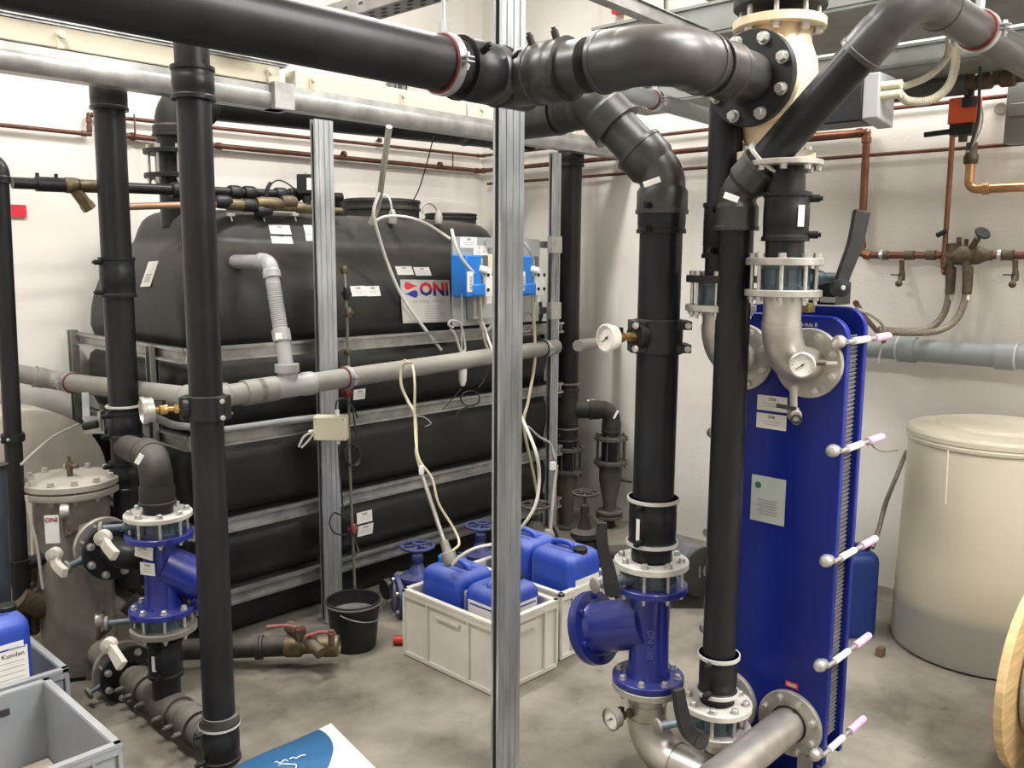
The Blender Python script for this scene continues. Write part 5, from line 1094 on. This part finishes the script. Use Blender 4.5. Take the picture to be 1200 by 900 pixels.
# cables and hoses round the panel
h = lambda u, v, d=.1: aY(u, v, PY - d)
cable('hose', [h(529, 268, .12), h(534, 287, .14), h(542, 304, .14), h(555, 320, .12)], .009, CABW, 'white hose sweeping down to the left dosing pump')
cable('hose', [h(564, 290, .1), h(564, 305, .12), h(563, 318, .12)], .006, CABW, 'thin white hose entering the left dosing pump from above'); cable('hose', [h(612, 283, .1), h(620, 293, .12), h(625, 305, .12), h(625, 318, .12)], .008, CABG, 'hose arching into the right dosing pump')
cable('hose', [h(563, 344), h(564, 372), h(567, 396), h(575, 418), h(584, 440, .15)], .008, CABY, 'yellowed hose hanging down from the left dosing pump'); cable('hose', [h(624, 345), h(627, 400), h(626, 430), h(619, 470, .15), h(614, 500, .15), h(626, 560), h(632, 600, .1), h(629, 625, .1)], .009, CABY, 'yellowed hose hanging down from the right dosing pump to the floor')
cable('cable', [h(563, 378), h(566, 388), h(573, 385), h(577, 379)], .010, CABG, 'thick grey cable bow under the grey junction box'); cable('cable_loop', [h(531, 384), h(526, 381), h(528, 376), h(536, 377), h(541, 384), h(545, 408), h(540, 412), h(536, 400), h(532, 390), h(528, 386)], .007, CABG, 'grey cable loop hanging under the left corner of the dosing board')
cable('cable', [h(541, 345), h(541, 400), h(541, 440, .12)], .004, CABG, 'thin grey cable from the dosing board down to the white plug'); MB_ = MB().lathe([(.012, 0), (.022, .03), (.024, .09), (.018, .11)], h(542, 452, .12), Z_, 14); tag(MB_.build('mains_plug', CABW), 'white mains plug hanging in front of the grey pipe', 'plug')
lp2 = [h(616 + 9 * math.cos(k * .7), 377 + 12 * math.sin(k * .7) , .05 + .002 * k) for k in range(20)]; cable('cable_loop', lp2, .006, CABG, 'coiled grey cable right of the middle post below the board', n=5)
cable('cable_loop', [h(551 + 11 * math.cos(k * .7), 467 + 9 * math.sin(k * .7), .04 + .002 * k) for k in range(20)] + [h(540, 480), h(534, 488)], .004, CABB, 'black cable coil in front of the tank left of the middle post', n=5)
cable('cable', [h(575, 410), h(573, 430), h(566, 447), h(560, 455)], .003, CABB, 'thin black cable running down to the black cable coil')
cable('cable', [h(541, 455, .1), h(528, 470), h(519, 480)], .003, CABB, 'short thin black cable left of the coil')
T = lambda u, v: aY(u, v, 3.70)
cable('hose', [at(456, 148, 4.3), at(449, 200, 4.5), at(443, 240, 4.7), at(434, 262, 4.75)], .016, CABG, 'grey hose dropping from the steel rail to the tank top'); cable('hose', [at(444, 226, 4.6), at(438, 245, 4.55), T(440, 262), T(453, 305), T(470, 345), T(490, 375), T(517, 410)], .009, CABW, 'long white hose crossing the tank front beside the metal sign')
cable('cable', [aY(508, 160, 4.0), aY(500, 192, 4.1), aY(488, 228, 4.2), aY(470, 252, 4.2)], .004, CABB, 'thin black wire from the rail to the tank manhole'); cable('hose', [aY(434, 264, 4.0), aY(450, 254, 3.95), aY(475, 254, 3.9), aY(500, 262, 3.8), aY(528, 280, 3.65)], .008, CABW, 'white hose running over the tank top to the dosing board')
cable('hose', [aY(447, 228, 4.0), aY(456, 232, 3.95), aY(460, 250, 3.95)], .006, CABW, 'small white hose bow into the fitting on the tank top'); cable('hose', [aY(495, 250, 4.0), aY(496, 241, 4.0), aY(504, 238, 4.0), aY(512, 246, 4.0), aY(514, 260, 3.98)], .006, CABG, 'small grey hose bow right of the tank manhole')
for u, v, lab in ((460, 262, 'small white hose fitting on the tank top below the manhole'), (514, 262, 'small grey hose fitting on the tank top right of the manhole')): tag(MB().lathe([(.022, 0), (.026, .02), (.022, .05), (.012, .08)], aY(u, v, 3.97), Z_, 12).build('hose_fitting', CABG), lab, 'fitting')
# suction lance over the front crate
s_ = lambda u, v, D: at(u, v, D)
cable('hose', [s_(484, 424, 4.15), s_(472, 428, 4.2), s_(470, 450, 4.2), s_(478, 470, 4.2), s_(486, 486, 4.15), s_(488, 520, 4.1), s_(488, 532, 4.05), s_(494, 555, 4.0)], .007, CABY, 'yellowed hose looped over the grey pipe and hanging down to the steel lance')
cable('hose', [s_(474, 422, 4.25), s_(483, 428, 4.15), s_(486, 450, 4.1), s_(486, 490, 4.1), s_(490, 535, 4.02), s_(506, 560, 3.98), s_(514, 590, 3.95), s_(532, 620, 3.95), s_(538, 637, 3.92), s_(530, 646, 3.9)], .006, CABY, 'second yellowed hose bowing right beside the steel lance')
t = thing('suction_lance', 'grey steel suction lance leaning into the canister cap', 'lance', s_(525, 655, 3.9)); MB().tube([s_(495, 558, 4.0), s_(522, 640, 3.93)], .010, 12).build('rod', STEEL, t); MB().lathe([(.012, 0), (.014, .02), (.010, .04)], s_(494, 556, 4.0), Z_, 10).build('hose_tie', PAPER, t); MB().lathe([(.028, 0), (.034, .02), (.034, .05), (.022, .06), (.018, .11)], s_(529, 662, 3.9), (s_(522, 640, 3.93) - s_(529, 662, 3.9)), 12).build('head', STEELD, t)
cable('hose', [s_(530, 662, 3.88), s_(540, 652, 3.86), s_(556, 643, 3.85), s_(577, 638, 3.87)], .007, CABW, 'white hose leaving the canister cap to the right'); cable('cable', [s_(486, 488, 4.1), s_(497, 489, 4.1), s_(505, 496, 4.1), s_(498, 500, 4.12)], .002, CABG, 'thin loose wire end beside the hanging hoses')
cable('hose', [h(566, 378, .1), h(575, 405, .2), s_(597, 460, 4.0), s_(614, 495, 3.8), s_(628, 530, 3.7), s_(632, 560, 3.75), s_(628, 590, 3.75), s_(616, 612, 3.75), s_(603, 625, 3.8), s_(580, 637, 3.86)], .007, CABW, 'white hose curving out from behind the middle post'); cable('hose', [s_(619, 500, 4.6), s_(632, 512, 4.7), s_(645, 520, 4.75), s_(651, 538, 4.75)], .006, CABG, 'thin hose running to the second lance in the corner')
t = thing('suction_lance', 'dusty steel suction lance standing in the far canister corner', 'lance', s_(643, 635, 4.5)); MB().tube([s_(652, 545, 4.6), s_(645, 620, 4.5)], .011, 12).build('rod', STEELD, t); MB().lathe([(.03, 0), (.035, .02), (.03, .05), (.02, .07)], s_(643, 637, 4.45), Z_, 12).build('head', STEELD, t); MB().box(s_(648, 546, 4.58), .03, .02, .04).build('clip', PAPER, t)
# ------------------------------------------------------------------ copper pipes on the walls
yc = YW - .04
def copper(label, pts, r, m, clips=(), elbows=True, name='copper_pipe'):
    t = thing(name, label, 'pipe', pts[0]); b = MB(); n = len(pts)
    for i in range(n - 1): b.cyl(pts[i], pts[i + 1], r, 14)
    for i in range(1, n - 1): b.sphere(pts[i], r * 1.12, 12)
    b.build('pipe', m, t)
    for i in range(1, n - 1):
        for q, s in ((pts[i - 1], 1), (pts[i + 1], 1)):
            d = (q - pts[i]).normalized(); MB().lathe([(r, 0), (r * 1.3, .002), (r * 1.3, .03), (r, .032)], pts[i] + d * r * 1.2, d, 14).build('solder_socket', m, t)
    for c, nrm, wl in clips:
        MB().lathe([(r * 1.0, -.01), (r * 1.45, -.01), (r * 1.45, .01), (r, .01)], c, nrm.cross(Z_), 14, closed=True).cyl(c, c + nrm * wl, .005, 8).build('clip', COPD, t)
    return t
W1 = lambda u, v: aY(u, v, yc)
z_up, z_lo = 2.603, 2.482
k1 = W1(105, 134); k2 = W1(105, 157); k0 = W1(0, 147)
copper('uppermost thin copper pipe crossing the back wall with a step at the left', [V((W1(-40, 143).x, yc, k2.z)), V((k2.x, yc, k2.z)), V((k2.x, yc, k1.z)), V((XW - .05, yc, z_up - .02)), V((XW - .05, 2.0, z_up)), V((XW - .05, .9, z_up))], .011, COPD, [(V((3.9, yc, z_up)), Y_, .04)])
copper('thicker brown copper pipe below the uppermost one along the back wall', [W1(140, 158), V((W1(250, 171).x, yc, 2.452)), V((XW - .06, yc, 2.470)), V((XW - .06, 2.62, z_lo)), V((XW - .06, 2.05, z_lo)), ], .016, COPD, [(W1(155, 160), Y_, .04), (V((3.6, yc, z_lo)), Y_, .04), (V((4.45, yc, z_lo)), Y_, .04)])
copper('lowest thin dark pipe along the right wall passing behind the risers', [V((XW - .04, 4.9, 2.372)), V((XW - .04, .6, 2.372))], .010, COPD, [(V((XW - .04, 4.15, 2.372)), X_, .04)])
for x, y in ((2.20, yc - .03), (4.55, yc - .03)):
    tag(MB().bar(V((x, y, 2.45)), V((x, y, 2.57)), .008, .006, X_).build('pipe_hanger', COPD), 'thin hanger joining the two copper pipes on the back wall, ' + ('left of the thick riser' if x < 3 else 'near the room corner'), 'hanger')
tag(MB().bar(V((XW - .075, 4.13, 2.36)), V((XW - .075, 4.13, 2.52)), .02, .006, Y_).build('pipe_hanger', COPD), 'metal hanger between copper pipes right of the far black riser', 'hanger')
xc = XW - .06; W2 = lambda u, v, o=0: aX(u, v, xc - o)
copper('copper pipe with a bend dropping behind the long black lever', [W2(900, 164), W2(1016, 155), W2(1009, 296), W2(1020, 300)], .020, COPPER)
mf = thing('water_manifold', 'tarnished copper manifold with stop valves on the right wall', 'manifold', W2(1110, 310, .03))
zM = W2(1100, 299).z; yl, yr_ = W2(1012, 299).y, W2(1240, 299).y
MB().cyl(V((xc, yl, zM)), V((xc, yr_, zM)), .019, 16).build('pipe', COPD, mf)
for u in (1030, 1060, 1085, 1150, 1175): MB().lathe([(.019, 0), (.026, .003), (.026, .05), (.019, .053)], W2(u, 299), -Y_, 14).build('socket', BRASSD, mf)
b = MB().lathe([(.022, 0), (.045, .04), (.05, .1), (.045, .17), (.022, .22)], W2(1105, 299, .01), -Y_, 16).cyl(W2(1118, 299, .02), W2(1118, 285, .02), .035, 16).cyl(W2(1124, 290, .02), W2(1124, 278, .02), .012, 10).cyl(W2(1132, 290, .02), W2(1133, 280, .02), .010, 10).build('valve_body', BRASSD, mf)
b = MB().cyl(W2(1136, 295, .02), W2(1146, 279, .06), .016, 12).cyl(W2(1143, 285, .05), W2(1152, 273, .09), .006, 8); b.build('stem', BRASSD, mf); MB().lathe([(.034, 0), (.038, .006), (.034, .012)], W2(1151, 274, .09), (W2(1152, 273, .09) - W2(1136, 295, .02)), 20).build('handwheel', BLACK, mf)
MB().cyl(W2(1098, 276, .06), W2(1110, 270, .06), .013, 12).build('handwheel', BLACK, mf)
for u in (1032, 1170): MB().lathe([(.021, 0), (.03, 0), (.03, .018), (.021, .018)], W2(u, 299), -Y_, 16).cyl(W2(u, 299), W2(u, 299) + X_ * .06, .006, 8).build('clip', ZINC, mf)
for nm, u in (('left drain tap hanging under the wall manifold', 1057), ('right drain tap hanging under the wall manifold at the picture edge', 1190)):
    t = thing('drain_tap', nm, 'tap', W2(u, 330, .01)); p = W2(u, 305); q = W2(u, 322, .01); MB().cyl(p, q, .013, 12).lathe([(.016, 0), (.018, .02), (.014, .05)], q - Z_ * .03, Z_, 12).cyl(q, q - Z_ * .04 - X_ * .03, .012, 10).sphere(q - Z_ * .045 - X_ * .035, .018).build('tap_body', BRASSD, t); MB().bar(q - X_ * .02, q - X_ * .02 + Y_ * .05, .012, .006).build('lever', BLACK, t)
copper('thin upright copper pipe running down from the orange actuator to the manifold', [aX(1117, 150, xc - .03), aX(1106, 312, xc - .03), aX(1108, 320, xc - .0)], .013, COPPER)
cv = thing('copper_pipe', 'golden copper pipe with a union below the orange actuator, running out at the right edge', 'pipe', aX(1140, 226, 4.65)); A_ = aX(1139, 172, 4.65); B_ = aX(1134, 222, 4.65); B_.y = A_.y; 
GOLD = mat('golden_copper', (.50, .27, .13), .35, metal=.75, var=.3)
MB().tube([A_] + arc(B_, -Z_, -Y_, .04)[0] + [V((B_.x, .7, B_.z))], .021, 16).lathe([(.021, 0), (.028, .003), (.028, .03), (.021, .033)], V((B_.x, B_.y - .06, B_.z)), -Y_, 16).lathe([(.021, 0), (.028, .003), (.028, .03), (.021, .033)], V((B_.x, B_.y - .32, B_.z)), -Y_, 16).build('pipe', GOLD, cv); MB().lathe([(.028, 0), (.034, .01), (.034, .04), (.026, .05), (.026, .1)], A_ - Z_ * .08, Z_, 8).build('union', BRASSD, cv)
oa = thing('valve_actuator', 'orange electric valve actuator high on the right wall', 'actuator', aX(1131, 165, 4.62)); c = aX(1131, 130, 4.60)
MB().box(c, .08, .125, .12).build('housing', ORANGE, oa, bevel=.005); MB().box(c - Z_ * .085, .09, .10, .05).cyl(c + V((-.02, -.02, .05)), c + V((-.02, -.02, .10)), .022, 14).lathe([(.03, 0), (.034, .01), (.034, .04)], c + V((-.045, -.03, .01)), Z_, 12).build('clamp_base', BLACK, oa, kind='stuff'); MB().bar(c + V((-.03, .02, -.09)), c + V((-.05, .16, -.10)), .025, .022).build('manual_lever', BLACK, oa); MB().cyl(c + Z_ * .1 + V((-.02, -.02, 0)), c + Z_ * .15 + V((-.02, -.02, 0)), .006, 8).build('spindle', ZINC, oa)
MB().cyl(c - Z_ * .14, c - Z_ * .10, .02, 12).build('yoke', BRASSD, oa)
cable('cable', [at(1149, 65, 3.9), at(1148, 100, 3.95), at(1146, 140, 4.0), at(1136, 176, 4.05)], .007, CABB, 'thick black cable hanging down in front of the orange actuator'); cable('cable', [at(1147, 115, 4.1), at(1152, 135, 4.1), at(1148, 155, 4.1), at(1136, 176, 4.08)], .004, CABW, 'white wire bow beside the black cable at the actuator'); cable('cable', [at(1146, 118, 4.12), at(1149, 135, 4.12), at(1143, 160, 4.1), at(1134, 178, 4.1)], .005, CABW, 'second white wire at the orange actuator')
# grey wall pipe and hoses
g0 = V((4.80, aX(1030, 410, 4.80).y, 1.350)); wp = thing('waste_pipe', 'grey plastic pipe along the right wall above the brine barrel', 'pipe', g0)
pipe(wp, g0 + Y_ * .35, V((4.80, .55, 1.350)), .058, PVCW)
for u in (1053, 1168): p = aX(u, 412, 4.80); p.z = 1.35; MB().lathe([(.058, 0), (.067, .002), (.067, .09), (.058, .092)], p, -Y_, 28).build('socket', PVCW, wp); MB().lathe([(.066, 0), (.069, 0), (.069, .008), (.066, .008)], p + (-Y_ * .0 if u < 1100 else -Y_ * .09), -Y_, 28).build('white_ring', RIM, wp)
elbow(wp, g0 + Y_ * .40, -Y_, -Y_ + Z_ * .001 + X_ * .0, .058, .1, PVCW, sock=0) if False else None
for nm, P, D in (('left braided steel hose from the manifold sweeping to the exchanger', [(1113, 312), (1112, 345), (1105, 370), (1088, 385), (1060, 388), (1030, 386)], 4.55), ('right braided steel hose from the manifold sweeping to the exchanger', [(1133, 312), (1131, 350), (1120, 375), (1098, 388), (1065, 390), (1030, 388)], 4.45)):
    t = thing('braided_hose', nm, 'hose', at(1110, 370, D)); pts = [at(u, v, D) for u, v in P]; MB().tube(spline(pts, 8), .017, 12).build('hose', HOSE, t)
    MB().lathe([(.022, 0), (.024, .02), (.024, .12), (.02, .14)], at(P[0][0], 345, D), Z_, 14).build('crimp_sleeve', BRASSD, t); MB().cyl(at(P[0][0], 352, D), at(P[0][0], 346, D), .019, 12).build('ferrule', ZINC, t); pipe(t, at(P[0][0], 330, D), W2(P[0][0], 302, .03), .02, BRASSD)
cable('cable', [at(1003, 355, 3.0), at(1014, 372, 3.3), at(1025, 385, 3.6), at(1036, 400, 4.0)], .010, COPD, 'brown hose behind the black box on the exchanger'); cable('cable', [at(1004, 362, 3.0), at(1020, 368, 3.2), at(1034, 380, 3.5), at(1036, 395, 3.8)], .007, CABG, 'grey cable bow right of the exchanger top'); cable('cable', [at(1036, 392, 4.0), at(1032, 410, 4.0), at(1029, 425, 4.0)], .005, CABG, 'thin grey wire beside the grey wall pipe')
# ------------------------------------------------------------------ motor box, conduits, trays
mb0 = aX(1030, 115, 3.35); mx = thing('drive_motor_box', 'long black motor box with a light grey cover behind the diagonal pipe', 'box', mb0)
dY = Y_; c = mb0 + Y_ * .30 - X_ * 0
MB().box(mb0 + Y_ * .28, .16, .50, .17).build('housing', BLACK, mx, bevel=.006); MB().prism([(-.075, -.08), (.075, -.10), (.075, .08), (-.075, .08)], mb0 + Y_ * .03, X_, Z_, -Y_, .06).build('end_cover', mat('light_grey_cover', (.34, .34, .35), .45, var=.06), mx, bevel=.006)
g1, g2_ = aX(1040, 100, 3.30), aX(1040, 111, 3.30)
MB().cyl(g1 + Y_ * .02, g1 - Y_ * .05, .016, 12).cyl(g2_ + Y_ * .02, g2_ - Y_ * .05, .016, 12).build('cable_gland', BOXC, mx)
CON = mat('cream_corrugated_conduit', (.52, .49, .38), .5, var=.08)
def corr(label, pts, r):
    P = spline(pts, 40); rs = [r * (1.0 if (i // 2) % 2 else 1.13) for i in range(len(P))]; o = MB().tube(P, rs, 12).build('corrugated_conduit', CON); tag(o, label, 'conduit'); return o
corr('thick cream corrugated conduit bowing from the motor box up to the tray', [g2_ - Y_ * .04, at(1065, 118, 3.2), at(1090, 117, 3.2), at(1110, 103, 3.2), at(1119, 80, 3.2), at(1121, 50, 3.2)], .014)
corr('thinner cream corrugated conduit behind, rising from the motor box', [g1 - Y_ * .04, at(1062, 100, 3.3), at(1090, 88, 3.35), at(1110, 66, 3.35), at(1113, 40, 3.35)], .012)
def tray(label, X, z0, z1, y0, y1, w=.3):
    t = thing('cable_tray', label, 'tray', (X, (y0 + y1) / 2, z0)); b = MB().box(V((X + w / 2, (y0 + y1) / 2, z0)), w, y1 - y0, .004).box(V((X, (y0 + y1) / 2, (z0 + z1) / 2)), .004, y1 - y0, z1 - z0).box(V((X + w, (y0 + y1) / 2, (z0 + z1) / 2)), .004, y1 - y0, z1 - z0).box(V((X - .006, (y0 + y1) / 2, z1)), .015, y1 - y0, .012).box(V((X - .004, (y0 + y1) / 2, z0 + .02)), .008, y1 - y0, .016); b.build('tray', TRAY, t); return t
tray('grey metal cable tray running behind the cream valve under the ceiling', 3.25, 2.70, 2.82, -.5, 2.6, .62)
tray('second grey metal cable tray further back near the right wall', 4.22, 2.66, 2.76, -.5, 3.2, .3)
tray('third grey metal tray highest at the top right corner', 3.6, 2.98, 3.08, -.5, 2.3, .3)
for x, y in ((4.0, 1.05), (3.35, 2.0)): tag(MB().cyl(V((x + .1, y, 2.6)), V((x + .1, y, ZC)), .006, 8).box(V((x + .1, y, 2.62)), .06, .04, .006).build('threaded_hanger', ZINC), 'thin threaded steel hanger at the ' + ('right of the conduit bows' if x > 3.7 else 'cable tray behind the cream valve'), 'hanger')
gp2 = aX(1070, 104, 4.55); ip = thing('insulated_pipe', 'dark insulated pipe with dirty fittings under the trays at the upper right', 'pipe', gp2); zi = gp2.z
pipe(ip, V((4.55, aX(1040, 108, 4.55).y, zi)), V((4.55, aX(1135, 100, 4.55).y, zi)), .055, mat('dark_pipe_insulation', (.05, .05, .05), .6, var=.3, dust=.3)); 
pipe(ip, V((4.55, aX(1135, 100, 4.55).y, zi)), V((4.55, .5, zi)), .028, BRASSD); b = MB()
for u in (1128, 1146, 1172): b.lathe([(.035, 0), (.042, .01), (.042, .06), (.03, .07)], V((4.55, aX(u, 95, 4.55).y, zi)), -Y_, 12)
b.bar(V((4.54, aX(1165, 95, 4.55).y, zi)), V((4.5, aX(1185, 88, 4.5).y, zi + .10)), .03, .03); b.build('fitting', BRASSD, ip)
g3, g4 = at(728, 106, 3.7), at(850, 142, 4.3); wp2 = thing('conduit_pipe', 'slim grey plastic pipe under the long elbow, running back to the right', 'pipe', g3); d = (g4 - g3).normalized(); pipe(wp2, g3 - d * .5, g4 + d * .3, .036, PVCW)
clamp('clamp with a red rubber on the slim grey pipe under the long elbow', g3 + d * .24, d, .036, (g3 + d * .24) + Z_ * .4)
# small things top middle and top right
t = thing('wall_strut', 'pair of grey upright strut profiles on the back wall at the top', 'strut', (3.3, YW - .03, 2.85))
for u in (457, 470): p = aY(u, 15, YW - .03); MB().box(V((p.x, YW - .03, 3.05)), .035, .045, .5).build('profile', TRAY, t); MB().box(V((p.x + .035, YW - .02, 3.05)), .03, .02, .5).build('slot_face', INK, t)
t = thing('wall_strut', 'grey upright profile on the right wall at the top with a red box beside it', 'strut', (XW - .03, 3.4, 2.9)); p = aX(746, 12, XW - .04); MB().box(V((XW - .04, p.y, 3.08)), .05, .07, .44).build('profile', TRAY, t)
tag(MB().box(aX(727, 6, XW - .05), .06, .10, .10).build('red_box', mat('red_box_plastic', (.6, .02, .02), .4, var=.05), bevel=.004), 'small red box high on the right wall at the top edge', 'box'); tag(MB().box(aX(740, 8, XW - .03), .04, .09, .22).build('wall_box', BOXC, bevel=.004), 'pale wall box next to the small red box', 'box')
tag(MB().box(V((XW - .03, aX(795, 12, XW - .03).y, 3.05)), .04, .05, .5).build('wall_profile', GALVH), 'pale upright profile on the right wall above the long elbow', 'profile'); cable('cable', [aX(779, -8, XW - .03), aX(779, 10, XW - .03), aX(777, 32, XW - .03)], .007, CABB, 'black cable on the right wall above the long elbow')
tag(MB().box(aX(1196, 130, 4.80), .10, .10, .30).box(aX(1196, 130, 4.80) + V((-.05, 0, .0)), .02, .07, .06).build('wall_bracket', TRAY, bevel=.003), 'grey metal wall bracket at the right edge near the actuator', 'bracket')
tag(MB().lathe([(.03, 0), (.028, .004)], aX(1173, 127, XW - .003), -X_, 16).build('plaster_patch', mat('grey_plaster_patch', (.25, .23, .20), .8, var=.2)), 'round grey plug patch on the wall right of the actuator', 'patch')
# small bits on the floor
tag(MB().box(aZ(1032, 764, .02), .045, .03, .04).build('wood_block', mat('brown_block', (.12, .07, .04), .7, var=.2)), 'small brown block on the floor beside the brine barrel', 'block')
tag(MB().lathe([(.02, 0), (.022, .05)], aZ(461, 750, .025), RH, 12).build('red_stopper', mat('red_cap_plastic', (.5, .03, .02), .5, var=.05)), 'small red cap lying on the floor left of the white crate', 'cap')
